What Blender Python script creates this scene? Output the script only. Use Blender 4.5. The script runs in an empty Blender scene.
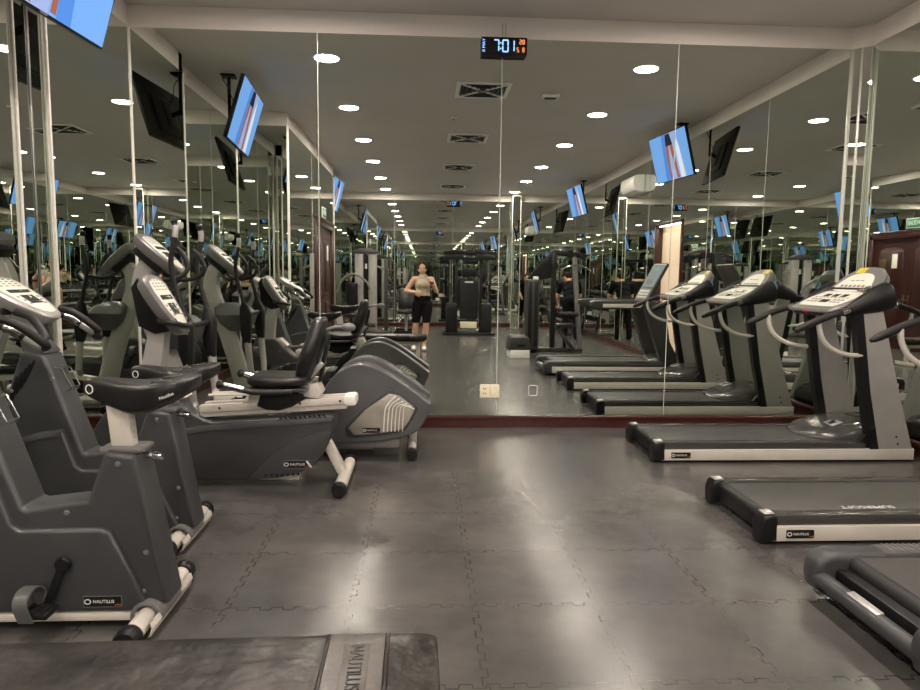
import bpy, bmesh, math, random
from mathutils import Vector, Matrix, Euler
random.seed(7)
EXPOSURE = -0.1
C = bpy.context.scene.collection
PI = math.pi
R = math.radians
scene = bpy.context.scene

# ------------------------------------------------------------------ materials
def mat(name, col, rough=0.5, metal=0.0, noise=0.0, nscale=20.0, bump=0.0, bscale=200.0, spec=0.5, coat=0.0, rvar=0.0):
    m = bpy.data.materials.new(name); m.use_nodes = True
    nt = m.node_tree; b = nt.nodes['Principled BSDF']
    b.inputs['Base Color'].default_value = (*col, 1)
    b.inputs['Roughness'].default_value = rough
    b.inputs['Metallic'].default_value = metal
    b.inputs['Specular IOR Level'].default_value = spec
    b.inputs['Coat Weight'].default_value = coat
    b.inputs['Coat Roughness'].default_value = 0.15
    if noise or bump or rvar:
        tc = nt.nodes.new('ShaderNodeTexCoord')
    if noise or rvar:
        n = nt.nodes.new('ShaderNodeTexNoise'); n.inputs['Scale'].default_value = nscale; n.inputs['Detail'].default_value = 5
        nt.links.new(tc.outputs['Object'], n.inputs['Vector'])
    if noise:
        mp = nt.nodes.new('ShaderNodeMapRange')
        mp.inputs['From Min'].default_value = 0.3; mp.inputs['From Max'].default_value = 0.7
        mp.inputs['To Min'].default_value = 1 - noise; mp.inputs['To Max'].default_value = 1 + noise
        nt.links.new(n.outputs['Fac'], mp.inputs['Value'])
        mx = nt.nodes.new('ShaderNodeVectorMath'); mx.operation = 'SCALE'
        mx.inputs[0].default_value = col
        nt.links.new(mp.outputs['Result'], mx.inputs['Scale'])
        nt.links.new(mx.outputs['Vector'], b.inputs['Base Color'])
    if rvar:
        m2 = nt.nodes.new('ShaderNodeMapRange')
        m2.inputs['From Min'].default_value = 0.3; m2.inputs['From Max'].default_value = 0.7
        m2.inputs['To Min'].default_value = max(0.02, rough - rvar); m2.inputs['To Max'].default_value = rough + rvar
        nt.links.new(n.outputs['Fac'], m2.inputs['Value']); nt.links.new(m2.outputs['Result'], b.inputs['Roughness'])
    if bump:
        n3 = nt.nodes.new('ShaderNodeTexNoise'); n3.inputs['Scale'].default_value = bscale; n3.inputs['Detail'].default_value = 3
        nt.links.new(tc.outputs['Object'], n3.inputs['Vector'])
        bp = nt.nodes.new('ShaderNodeBump'); bp.inputs['Strength'].default_value = bump; bp.inputs['Distance'].default_value = 0.002
        nt.links.new(n3.outputs['Fac'], bp.inputs['Height']); nt.links.new(bp.outputs['Normal'], b.inputs['Normal'])
    return m

def emis(name, col, s):
    m = bpy.data.materials.new(name); m.use_nodes = True
    nt = m.node_tree; nt.nodes.clear()
    o = nt.nodes.new('ShaderNodeOutputMaterial'); e = nt.nodes.new('ShaderNodeEmission')
    e.inputs['Color'].default_value = (*col, 1); e.inputs['Strength'].default_value = s
    nt.links.new(e.outputs[0], o.inputs[0]); return m

def mirror_mat():
    m = bpy.data.materials.new('mirror_glass'); m.use_nodes = True
    nt = m.node_tree; nt.nodes.clear()
    o = nt.nodes.new('ShaderNodeOutputMaterial'); g = nt.nodes.new('ShaderNodeBsdfAnisotropic') if False else nt.nodes.new('ShaderNodeBsdfGlossy')
    g.inputs['Color'].default_value = (0.79, 0.825, 0.775, 1); g.inputs['Roughness'].default_value = 0.0
    nt.links.new(g.outputs[0], o.inputs[0]); return m

def floor_mat():
    m = mat('rubber_tile', (0.2, 0.19, 0.175), 0.42)
    nt = m.node_tree; b = nt.nodes['Principled BSDF']; L = nt.links.new
    tc = nt.nodes.new('ShaderNodeTexCoord'); sx = nt.nodes.new('ShaderNodeSeparateXYZ'); L(tc.outputs['Object'], sx.inputs[0])
    def M(op, a, c=None, d=None):
        n = nt.nodes.new('ShaderNodeMath'); n.operation = op
        for i, v in enumerate((a, c, d)):
            if v is None: continue
            if isinstance(v, (int, float)): n.inputs[i].default_value = v
            else: L(v, n.inputs[i])
        return n.outputs[0]
    TX, TY = 0.52, 0.56
    u = M('DIVIDE', M('ADD', sx.outputs['X'], 0.30 + 10 * TX), TX)
    v = M('DIVIDE', M('ADD', sx.outputs['Y'], -2.13 + 20 * TY), TY)
    def seam(a, o, A):
        # jigsaw edge: the seam line steps sideways in a square wave along its length
        sq = M('SIGN', M('SINE', M('MULTIPLY', o, 2 * PI * 5.5)))
        f = M('FRACT', M('ADD', M('ADD', a, M('MULTIPLY', sq, A)), 0.5))
        d = M('ABSOLUTE', M('SUBTRACT', f, 0.5))
        line = M('LESS_THAN', d, 0.0065)
        # cross teeth
        s2 = M('ABSOLUTE', M('SINE', M('MULTIPLY', o, 2 * PI * 5.5)))
        near = M('LESS_THAN', M('ABSOLUTE', M('SUBTRACT', M('FRACT', M('ADD', a, 0.5)), 0.5)), A)
        tooth = M('MULTIPLY', M('LESS_THAN', s2, 0.16), near)
        return M('MAXIMUM', line, tooth)
    lines = M('MAXIMUM', seam(u, v, 0.022), seam(v, u, 0.02))
    n0 = nt.nodes.new('ShaderNodeTexNoise'); n0.inputs['Scale'].default_value = 1.7; n0.inputs['Detail'].default_value = 6; n0.inputs['Roughness'].default_value = 0.62
    L(tc.outputs['Object'], n0.inputs['Vector'])
    n1 = nt.nodes.new('ShaderNodeTexNoise'); n1.inputs['Scale'].default_value = 45; n1.inputs['Detail'].default_value = 4
    L(tc.outputs['Object'], n1.inputs['Vector'])
    # the worn seam gaps fade in and out
    vis = nt.nodes.new('ShaderNodeMapRange'); vis.inputs['From Min'].default_value = 0.4; vis.inputs['From Max'].default_value = 0.6
    vis.inputs['To Min'].default_value = 0.4; vis.inputs['To Max'].default_value = 1.0
    n2 = nt.nodes.new('ShaderNodeTexNoise'); n2.inputs['Scale'].default_value = 3.3; L(tc.outputs['Object'], n2.inputs['Vector']); L(n2.outputs['Fac'], vis.inputs['Value'])
    lines = M('MULTIPLY', lines, vis.outputs[0])
    cr = nt.nodes.new('ShaderNodeValToRGB')
    cr.color_ramp.elements[0].position = 0.3; cr.color_ramp.elements[0].color = (0.050, 0.048, 0.046, 1)
    cr.color_ramp.elements[1].position = 0.72; cr.color_ramp.elements[1].color = (0.108, 0.102, 0.095, 1)
    L(n0.outputs['Fac'], cr.inputs['Fac'])
    mx = nt.nodes.new('ShaderNodeMix'); mx.data_type = 'RGBA'; mx.inputs[7].default_value = (0.03, 0.028, 0.026, 1)
    L(M('MULTIPLY', lines, 0.92), mx.inputs[0]); L(cr.outputs[0], mx.inputs[6]); L(mx.outputs[2], b.inputs['Base Color'])
    rr = nt.nodes.new('ShaderNodeMapRange'); rr.inputs['From Min'].default_value = 0.3; rr.inputs['From Max'].default_value = 0.7
    rr.inputs['To Min'].default_value = 0.205; rr.inputs['To Max'].default_value = 0.266
    n4 = nt.nodes.new('ShaderNodeTexNoise'); n4.inputs['Scale'].default_value = 3.0; n4.inputs['Detail'].default_value = 3; L(tc.outputs['Object'], n4.inputs['Vector'])
    L(n4.outputs['Fac'], rr.inputs['Value']); L(rr.outputs[0], b.inputs['Roughness'])
    bp = nt.nodes.new('ShaderNodeBump'); bp.inputs['Strength'].default_value = 0.35; bp.inputs['Distance'].default_value = 0.003
    hh = M('SUBTRACT', M('ADD', M('MULTIPLY', n1.outputs['Fac'], 0.5), M('MULTIPLY', n2.outputs['Fac'], 0.0)), lines)
    L(hh, bp.inputs['Height']); L(bp.outputs['Normal'], b.inputs['Normal'])
    b.inputs['Specular IOR Level'].default_value = 0.55
    return m

def wood_mat(name, c1, c2, rough=0.3):
    m = mat(name, c1, rough, coat=0.3)
    nt = m.node_tree; b = nt.nodes['Principled BSDF']; L = nt.links.new
    tc = nt.nodes.new('ShaderNodeTexCoord'); mp = nt.nodes.new('ShaderNodeMapping'); mp.inputs['Scale'].default_value = (3, 3, 14)
    n = nt.nodes.new('ShaderNodeTexNoise'); n.inputs['Scale'].default_value = 4; n.inputs['Detail'].default_value = 6; n.inputs['Distortion'].default_value = 1.5
    cr = nt.nodes.new('ShaderNodeValToRGB'); cr.color_ramp.elements[0].color = (*c1, 1); cr.color_ramp.elements[1].color = (*c2, 1)
    cr.color_ramp.elements[0].position = 0.3; cr.color_ramp.elements[1].position = 0.75
    L(tc.outputs['Object'], mp.inputs[0]); L(mp.outputs[0], n.inputs['Vector']); L(n.outputs['Fac'], cr.inputs['Fac']); L(cr.outputs[0], b.inputs['Base Color'])
    return m

MT = {}
MT['mirror'] = mirror_mat()
MT['floor'] = floor_mat()
MT['ceiling'] = mat('ceiling_paint', (0.52, 0.48, 0.45), 0.7, noise=0.03, nscale=1.2)
MT['plaster'] = mat('plaster_band', (0.74, 0.68, 0.63), 0.7, noise=0.02, nscale=2)
MT['seam'] = mat('glass_edge', (0.5, 0.52, 0.45), 0.25, 0.1)
MT['trim'] = mat('corner_trim', (0.72, 0.69, 0.63), 0.35, 0.0, noise=0.05, nscale=30)
MT['mahogany'] = wood_mat('mahogany', (0.034, 0.008, 0.006), (0.075, 0.015, 0.010), 0.28)
MT['doorwood'] = wood_mat('dark_mahogany', (0.030, 0.008, 0.0075), (0.06, 0.015, 0.013), 0.3)
MT['peach'] = mat('peach_paint', (0.92, 0.74, 0.55), 0.6)
MT['shroud'] = mat('charcoal_plastic', (0.041, 0.042, 0.044), 0.40, noise=0.06, nscale=6, bump=0.15, bscale=400)
MT['shroud2'] = mat('charcoal_plastic_light', (0.085, 0.085, 0.086), 0.34, noise=0.05, nscale=6)
MT['grey'] = mat('grey_plastic', (0.15, 0.146, 0.143), 0.34, noise=0.04, nscale=8)
MT['silver'] = mat('silver_paint', (0.42, 0.41, 0.39), 0.33, 0.35, noise=0.03, nscale=10)
MT['post'] = mat('warm_grey_paint', (0.36, 0.345, 0.325), 0.4, 0.15, noise=0.04, nscale=10)
MT['beige'] = mat('beige_paint', (0.60, 0.56, 0.50), 0.38, 0.05, noise=0.04, nscale=10)
MT['black'] = mat('black_plastic', (0.008, 0.008, 0.0085), 0.42, bump=0.1, bscale=300, spec=0.3)
MT['rubber'] = mat('black_rubber', (0.014, 0.0135, 0.0135), 0.5, bump=0.2, bscale=300, spec=0.35)
MT['vinyl'] = mat('black_vinyl', (0.011, 0.0105, 0.0105), 0.33, spec=0.45, noise=0.12, nscale=6, bump=0.12, bscale=25, rvar=0.04)
MT['gloss'] = mat('gloss_dark_plastic', (0.05, 0.048, 0.046), 0.2, noise=0.05, nscale=5, coat=0.3)
MT['belt'] = mat('running_belt', (0.055, 0.053, 0.05), 0.42, noise=0.10, nscale=3, bump=0.25, bscale=500)
MT['chrome'] = mat('chrome', (0.7, 0.69, 0.66), 0.15, 1.0)
MT['steel'] = mat('steel', (0.42, 0.41, 0.40), 0.3, 0.9)
MT['panel'] = mat('console_overlay', (0.72, 0.69, 0.60), 0.35, noise=0.03, nscale=30)
MT['lcd'] = mat('dark_display', (0.04, 0.045, 0.045), 0.15)
MT['white'] = mat('white_plastic', (0.8, 0.79, 0.75), 0.4)
MT['ivory'] = mat('ivory_plastic', (0.82, 0.74, 0.55), 0.4)
MT['darkmetal'] = mat('dark_metal_paint', (0.012, 0.012, 0.013), 0.4, 0.2, spec=0.35)
MT['gunmetal'] = mat('gunmetal_paint', (0.05, 0.05, 0.049), 0.4, 0.2, spec=0.4)
MT['orange'] = mat('orange_print', (0.75, 0.16, 0.05), 0.5)
MT['print'] = mat('white_print', (0.75, 0.74, 0.70), 0.5)
MT['yellow'] = mat('yellow_sticker', (0.62, 0.5, 0.05), 0.5)
MT['blue'] = mat('blue_plastic', (0.10, 0.22, 0.42), 0.35)
MT['red'] = mat('red_button', (0.6, 0.05, 0.04), 0.4)
MT['green'] = mat('green_sign', (0.02, 0.22, 0.12), 0.4)
MT['paper'] = mat('paper', (0.85, 0.82, 0.74), 0.8)
MT['brass'] = mat('aged_brass', (0.16, 0.11, 0.06), 0.4, 0.8)
MT['lamp'] = emis('lamp_diffuser', (1.0, 0.87, 0.775), 400.0)

# ------------------------------------------------------------------ mesh builder
def catmull(pts, n=6, closed=False):
    P = [Vector(p) for p in pts]; N = len(P); out = []
    rng = N if closed else N - 1
    for i in range(rng):
        p1, p2 = P[i], P[(i + 1) % N]
        p0 = P[(i - 1) % N] if (closed or i > 0) else p1 + (p1 - p2)
        p3 = P[(i + 2) % N] if (closed or i + 2 < N) else p2 + (p2 - p1)
        for k in range(n):
            t = k / n
            out.append(0.5 * ((2 * p1) + (p2 - p0) * t + (2 * p0 - 5 * p1 + 4 * p2 - p3) * t * t + (-p0 + 3 * p1 - 3 * p2 + p3) * t ** 3))
    if not closed: out.append(P[-1])
    return out

class MB:
    def __init__(s): s.bm = bmesh.new(); s.mi = 0
    def _mark(s, faces):
        for f in faces: f.material_index = s.mi
    def bevel(s, edges, w, seg=2):
        if w > 0 and edges:
            try: bmesh.ops.bevel(s.bm, geom=list(edges), offset=w, segments=seg, affect='EDGES', profile=0.5, clamp_overlap=True)
            except Exception: pass
    def merge(s, o, M=None):
        if M is not None:
            o.transform(M)
            if M.to_3x3().determinant() < 0: bmesh.ops.reverse_faces(o, faces=list(o.faces))
        me = bpy.data.meshes.new('tmp'); 
        for f in o.faces: f.material_index = s.mi
        o.to_mesh(me); o.free(); s.bm.from_mesh(me); bpy.data.meshes.remove(me); return s
    def box(s, c, d, rot=None, bev=0.0, seg=2):
        b = bmesh.new(); bmesh.ops.create_cube(b, size=1.0)
        b.transform(Matrix.Diagonal((*d, 1)))
        if bev > 0: bmesh.ops.bevel(b, geom=list(b.edges), offset=min(bev, min(d) * .49), segments=seg, affect='EDGES', profile=0.5, clamp_overlap=True)
        M = Matrix.Translation(c)
        if rot is not None: M = M @ Euler(rot).to_matrix().to_4x4()
        return s.merge(b, M)
    def prism(s, pts, a, c, axis='y', bev=0.0, seg=2, M=None):
        """outline pts (2D) extruded from a to c along axis. axis y: pts are (x,z); x: (y,z); z: (x,y)"""
        b = bmesh.new()
        def P(p, h):
            return (p[0], h, p[1]) if axis == 'y' else ((h, p[0], p[1]) if axis == 'x' else (p[0], p[1], h))
        va = [b.verts.new(P(p, a)) for p in pts]; vc = [b.verts.new(P(p, c)) for p in pts]
        n = len(pts)
        f1 = b.faces.new(va); f2 = b.faces.new(vc[::-1])
        for i in range(n): b.faces.new([va[(i + 1) % n], va[i], vc[i], vc[(i + 1) % n]])
        bmesh.ops.recalc_face_normals(b, faces=list(b.faces))
        if bev > 0:
            ed = set(f1.edges) | set(f2.edges)
            try: bmesh.ops.bevel(b, geom=list(ed), offset=bev, segments=seg, affect='EDGES', profile=0.5, clamp_overlap=True)
            except Exception: pass
        return s.merge(b, M)
    def tube(s, path, r, n=10, cap=True, flat=1.0):
        P = [Vector(p) for p in path]; N = len(P)
        rs = r if isinstance(r, (list, tuple)) else [r] * N
        b = bmesh.new(); rings = []
        t0 = (P[1] - P[0]).normalized()
        up = Vector((0, 0, 1)) if abs(t0.z) < 0.9 else Vector((0, 1, 0))
        nrm = (up - t0 * up.dot(t0)).normalized()
        for i in range(N):
            t = ((P[min(i + 1, N - 1)] - P[max(i - 1, 0)])).normalized()
            nrm = (nrm - t * nrm.dot(t)).normalized(); bn = t.cross(nrm)
            rings.append([b.verts.new(P[i] + (nrm * math.cos(2 * PI * k / n) * flat + bn * math.sin(2 * PI * k / n)) * rs[i]) for k in range(n)])
        for i in range(N - 1):
            for k in range(n): b.faces.new([rings[i][k], rings[i][(k + 1) % n], rings[i + 1][(k + 1) % n], rings[i + 1][k]])
        if cap: b.faces.new(rings[0][::-1]); b.faces.new(rings[-1])
        bmesh.ops.recalc_face_normals(b, faces=list(b.faces))
        return s.merge(b)
    def beam(s, p, q, w, h, bev=0.004, up=(0, 1, 0)):
        """rectangular bar from p to q: w across `up`, h the other way"""
        p = Vector(p); q = Vector(q); t = (q - p); L = t.length; t.normalize()
        u = Vector(up); u = (u - t * u.dot(t)).normalized(); v = t.cross(u)
        M = Matrix((( t.x, u.x, v.x, (p.x + q.x) / 2), (t.y, u.y, v.y, (p.y + q.y) / 2), (t.z, u.z, v.z, (p.z + q.z) / 2), (0, 0, 0, 1)))
        b = bmesh.new(); bmesh.ops.create_cube(b, size=1.0); b.transform(Matrix.Diagonal((L, w, h, 1)))
        if bev > 0: bmesh.ops.bevel(b, geom=list(b.edges), offset=min(bev, w * .45, h * .45), segments=2, affect='EDGES', profile=0.5, clamp_overlap=True)
        return s.merge(b, M)
    def lathe(s, prof, c=(0, 0, 0), axis='z', n=24, M=None, cap=True):
        """prof: (r, h) pairs"""
        b = bmesh.new(); rings = []
        for r, h in prof:
            ring = []
            for k in range(n):
                a = 2 * PI * k / n; x, y = r * math.cos(a), r * math.sin(a)
                p = (x, y, h) if axis == 'z' else ((x, h, y) if axis == 'y' else (h, x, y))
                ring.append(b.verts.new(p))
            rings.append(ring)
        for i in range(len(rings) - 1):
            for k in range(n): b.faces.new([rings[i][k], rings[i][(k + 1) % n], rings[i + 1][(k + 1) % n], rings[i + 1][k]])
        if cap: b.faces.new(rings[0]); b.faces.new(rings[-1])
        else:
            for k in range(n): b.faces.new([rings[-1][k], rings[-1][(k + 1) % n], rings[0][(k + 1) % n], rings[0][k]])
        bmesh.ops.remove_doubles(b, verts=list(b.verts), dist=1e-5)
        bmesh.ops.recalc_face_normals(b, faces=list(b.faces))
        T = Matrix.Translation(c)
        return s.merge(b, T if M is None else M)
    def loft(s, rings, cap=True, M=None):
        b = bmesh.new(); V = [[b.verts.new(p) for p in r] for r in rings]; n = len(V[0])
        for i in range(len(V) - 1):
            for k in range(n): b.faces.new([V[i][k], V[i][(k + 1) % n], V[i + 1][(k + 1) % n], V[i + 1][k]])
        if cap: b.faces.new(V[0][::-1]); b.faces.new(V[-1])
        bmesh.ops.recalc_face_normals(b, faces=list(b.faces))
        return s.merge(b, M)
    def ball(s, c, r, n=16, M=None):
        b = bmesh.new(); bmesh.ops.create_uvsphere(b, u_segments=n, v_segments=max(6, n // 2 + 2), radius=1.0)
        rr = r if isinstance(r, (list, tuple)) else (r, r, r)
        T = Matrix.Translation(c)
        if M is not None: T = T @ M
        return s.merge(b, T @ Matrix.Diagonal((*rr, 1)))
    def build(s, name, m, parent=None, smooth=35, loc=None, subsurf=0, wbevel=0):
        me = bpy.data.meshes.new(name)
        s.bm.to_mesh(me); s.bm.free()
        for q in (m if isinstance(m, (list, tuple)) else [m]): me.materials.append(MT[q] if isinstance(q, str) else q)
        me.shade_smooth()
        if smooth < 180: me.set_sharp_from_angle(angle=R(smooth))
        o = bpy.data.objects.new(name, me); C.objects.link(o)
        if parent is not None: o.parent = parent
        if loc is not None: o.location = loc
        if subsurf:
            sm = o.modifiers.new('sub', 'SUBSURF'); sm.levels = subsurf; sm.render_levels = subsurf
        return o

def _islands(bm):
    seen = set(); out = []
    bm.verts.ensure_lookup_table()
    for v in bm.verts:
        if v in seen: continue
        st = [v]; seen.add(v); isl = []
        while st:
            q = st.pop(); isl.append(q)
            for e in q.link_edges:
                w = e.other_vert(q)
                if w not in seen: seen.add(w); st.append(w)
        out.append(isl)
    return out
def build_each(b, name, m, parent=None, smooth=35):
    """every separate piece of the builder becomes a part of its own"""
    res = []
    for isl in _islands(b.bm):
        mb = MB(); vm = {v: mb.bm.verts.new(v.co) for v in isl}
        fs = {f for v in isl for f in v.link_faces}
        for f in fs: mb.bm.faces.new([vm[v] for v in f.verts])
        bmesh.ops.recalc_face_normals(mb.bm, faces=list(mb.bm.faces))
        res.append(mb.build(name, m, parent, smooth))
    b.bm.free()
    return res

def rrect(w, h, r, n=4, c=(0, 0)):
    out = []
    for cx, cy, a0 in ((w / 2 - r, h / 2 - r, 0), (-w / 2 + r, h / 2 - r, 90), (-w / 2 + r, -h / 2 + r, 180), (w / 2 - r, -h / 2 + r, 270)):
        for k in range(n + 1):
            a = R(a0 + 90 * k / n); out.append((c[0] + cx + r * math.cos(a), c[1] + cy + r * math.sin(a)))
    return out

def text(name, body, size, m, parent, loc, rot=(0, 0, 0), depth=0.0008, align='CENTER', sx=1.0, mtx=None):
    cu = bpy.data.curves.new(name, 'FONT'); cu.body = body; cu.size = size; cu.extrude = depth
    cu.align_x = align; cu.align_y = 'CENTER'
    t = bpy.data.objects.new('tmp_text', cu); C.objects.link(t)
    dg = bpy.context.evaluated_depsgraph_get(); dg.update()
    me = bpy.data.meshes.new_from_object(t.evaluated_get(dg)); me.name = name
    bpy.data.objects.remove(t); bpy.data.curves.remove(cu)
    me.materials.clear(); me.materials.append(MT[m] if isinstance(m, str) else m)
    M = Matrix.Translation(loc) @ Euler(rot).to_matrix().to_4x4() @ Matrix.Diagonal((sx, 1, 1, 1))
    if mtx is not None: M = mtx @ M
    me.transform(M)
    o = bpy.data.objects.new(name, me); C.objects.link(o); o.parent = parent
    return o

def empty(name, label, cat, loc=(0, 0, 0), rz=0.0, group=None):
    o = bpy.data.objects.new(name, None); C.objects.link(o); o.empty_display_size = 0.1
    o.location = loc; o.rotation_euler = (0, 0, rz); o['label'] = label; o['category'] = cat
    if group: o['group'] = group
    return o
def tag(o, label, cat, group=None):
    o['label'] = label; o['category'] = cat
    if group: o['group'] = group
    return o
def dup(o, parent=None, label=None, loc=None, rz=None):
    c = o.copy(); C.objects.link(c)
    if parent is not None: c.parent = parent
    if label: c['label'] = label
    if loc is not None: c.location = loc
    if rz is not None: c.rotation_euler = (0, 0, rz)
    for ch in list(o.children): dup(ch, c)
    return c
# ------------------------------------------------------------------ the room
HC = 3.66          # ceiling
MTOP = 3.475       # top of the mirrors
MBOT = 0.118       # top of the baseboard
D = 6.05
XR, XL = 3.97, -2.54
def struct(o): o['kind'] = 'structure'; return o

# room outline, walked clockwise from the front left corner (inside is on the right hand)
P_FL = (XL, D); P_FR = (XR - 0.12, D); P_R = (XR, D - 0.12)
P_BR = (XR, -6.5); P_BL = (-2.66, -6.5); P_C0 = (-2.66, -2.4); P_C1 = (-1.95, -2.4)
P_C2 = (-1.95, 2.35); P_C3 = (-2.66, 2.35); P_S0 = (-2.66, 4.76); P_S1 = (XL, 4.76)
OUT = [P_FL, P_FR, P_R, P_BR, P_BL, P_C0, P_C1, P_C2, P_C3, P_S0, P_S1]

def poly_slab(name, z0, z1, m):
    b = MB(); b.prism([(p[0], p[1]) for p in OUT], z0, z1, axis='z'); return struct(b.build(name, m))
poly_slab('floor', -0.1, 0.0, 'floor')
poly_slab('ceiling', HC, HC + 0.1, 'ceiling')

def wall(name, p, q, seams=(), openings=(), base=True, trim0=0.0, trim1=0.0):
    """wall from p to q (inside on the right of the walk). seams: distances along the wall; openings: (a, b, top)"""
    p = Vector((*p, 0)); q = Vector((*q, 0)); t = q - p; L = t.length; t.normalize()
    n = Vector((t.y, -t.x, 0))       # into the room
    M = Matrix(((t.x, n.x, 0, p.x), (t.y, n.y, 0, p.y), (0, 0, 1, 0), (0, 0, 0, 1)))
    T = 0.1
    b = MB()
    cuts = sorted(openings); x = trim0
    def blk(mb, a0, a1, y0, y1, z0, z1, bev=0):
        if a1 - a0 > 1e-4: mb.prism([(a0, z0), (a1, z0), (a1, z1), (a0, z1)], y0, y1, M=M, bev=bev)
    for (a, c, top) in cuts + [(L - trim1, L - trim1, 0)]:
        blk(b, x, a, -T, 0, 0, HC)
        if c > a: blk(b, a, c, -T, 0, top, HC)
        x = c
    w = struct(b.build(name, 'plaster'))
    # mirror panels
    marks = [0.0] + [s for s in seams] + [L]
    spans = []
    for a, c in zip(marks[:-1], marks[1:]):
        cur = a
        for (oa, ob, top) in cuts:
            if oa < c and ob > a:
                if oa > cur: spans.append((cur, oa, MBOT))
                spans.append((max(oa, cur), min(ob, c), top)); cur = min(ob, c)
        if cur < c: spans.append((cur, c, MBOT))
    for a, c, z0 in spans:
        mb = MB(); blk(mb, a + .0005, c - .0005, 0.0, 0.006, z0, MTOP); mb.build('mirror_panel', 'mirror', w)
    for s in seams:
        z0 = MBOT
        for (oa, ob, top) in cuts:
            if oa < s < ob: z0 = top
        mb = MB(); blk(mb, s - .0035, s + .0035, 0.004, 0.0085, z0, MTOP); mb.build('seam_strip', 'seam', w)
    if base:
        mb = MB(); x = 0.0
        for (a, c, top) in cuts + [(L, L, 0)]:
            if a - x > 0.03:
                mb.prism([(0, 0), (0.022, 0), (0.022, 0.082), (0.026, 0.086), (0.034, 0.09), (0.034, 0.108), (0.028, 0.116), (0.008, 0.118), (0, 0.118)],
                         x, a, axis='x', M=M)
            x = c
        nm = 'baseboard_' + name.replace('wall_', '')
        struct(mb.build(nm, 'mahogany'))
    return w, M

wall('wall_front', P_FL, P_FR, seams=(1.60, 3.21, 4.79))
wall('wall_front_right_corner', P_FR, P_R)
wall('wall_right', P_R, P_BR, seams=(1.55, 3.10, 5.6, 7.1, 8.6, 10.1, 11.4), openings=((D - .12 - 1.94, D - .12 - 0.73, 2.33),))
wall('wall_back', P_BR, P_BL, seams=(1.6, 3.2, 4.8))
wall('wall_left_back', P_BL, P_C0, seams=(1.4, 2.8))
wall('wall_left_pier_rear', P_C0, P_C1, trim1=0.1)
wall('wall_left_entrance', P_C1, P_C2, seams=(2.75,), openings=((0.10, 2.45, 2.42),))
wall('wall_left_pier_front', P_C2, P_C3, trim0=0.1)
wall('wall_left_recess', P_C3, P_S0, seams=(1.15,))
wall('wall_left_step', P_S0, P_S1)
wall('wall_left', P_S1, P_FL, seams=())

# pale vertical strips that close the mirror corners
def vstrip(x, y, w=0.03, dd=0.012, rz=0.0, m='trim', z0=MBOT, z1=MTOP):
    b = MB(); b.box((0, 0, (z0 + z1) / 2), (w, dd, z1 - z0), bev=0.003); o = struct(b.build('trim_1', m)); o.location = (x, y, 0); o.rotation_euler = (0, 0, rz); return o
vstrip(P_S1[0] + .003, P_S1[1] - .003, 0.02, 0.02)
vstrip(P_S0[0] + .014, P_S0[1] - .175, 0.014, 0.018)
vstrip(P_S0[0] + .012, P_S0[1] - .012, 0.008, 0.006, rz=R(45), m='steel')
vstrip(P_FL[0] + .01, P_FL[1] - .01, 0.018, 0.010, rz=R(45))
vstrip(P_FR[0] - .002, P_FR[1] - .012, 0.03, rz=R(-22), m='seam')
vstrip((P_FR[0] + P_R[0]) / 2 - .006, (P_FR[1] + P_R[1]) / 2 - .006, 0.022, rz=R(-45), m='seam')
vstrip(P_R[0] - .012, P_R[1] + .002, 0.007, 0.008, rz=R(-68), m='seam')
vstrip(P_C2[0] + .006, P_C2[1] + .006, 0.04, rz=R(-45))
vstrip(P_C1[0] + .006, P_C1[1] - .006, 0.04, rz=R(45))
vstrip(P_C3[0] + .01, P_C3[1] + .01, 0.02, 0.01, rz=R(-45), m='seam')

# mirrored pillar against the back wall
b = MB(); b.box((2.5, -6.36, HC / 2), (0.22, 0.28, HC)); pil = struct(b.build('wall_pillar', 'plaster'))
for c, d in (((2.5, -6.217, 1.8), (0.21, 0.006, 3.59)), ((2.387, -6.36, 1.8), (0.006, 0.27, 3.59)), ((2.613, -6.36, 1.8), (0.006, 0.27, 3.59))):
    b = MB(); b.box(c, d); b.build('mirror_panel', 'mirror', pil)
for x in (2.385, 2.615):
    b = MB(); b.box((x, -6.216, 1.8), (0.014, 0.014, 3.59), bev=.003); b.build('seam_strip', 'seam', pil)

# ------------------------------------------------------------------ entrance double door (left side, seen in the mirrors)
def rbox(b, x0, x1, y0, y1, z0, z1, bev=0.0): b.box(((x0 + x1) / 2, (y0 + y1) / 2, (z0 + z1) / 2), (x1 - x0, y1 - y0, z1 - z0), bev=bev)
XC = P_C1[0]
dy0, dy1, dzt = -2.30, 0.05, 2.42
b = MB()
rbox(b, XC - .11, XC + .03, dy0, dy0 + .12, 0, dzt, .006); rbox(b, XC - .11, XC + .03, dy1 - .12, dy1, 0, dzt, .006)
rbox(b, XC - .11, XC + .03, dy0, dy1, dzt - .12, dzt, .006); rbox(b, XC - .05, XC + .05, dy0 - .03, dy1 + .03, dzt, dzt + .035, .01); rbox(b, XC - .05, XC + .04, dy0 - .015, dy1 + .015, dzt - .03, dzt, .008)
door = struct(b.build('door_1', 'doorwood'))
mid = (dy0 + dy1) / 2
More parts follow.
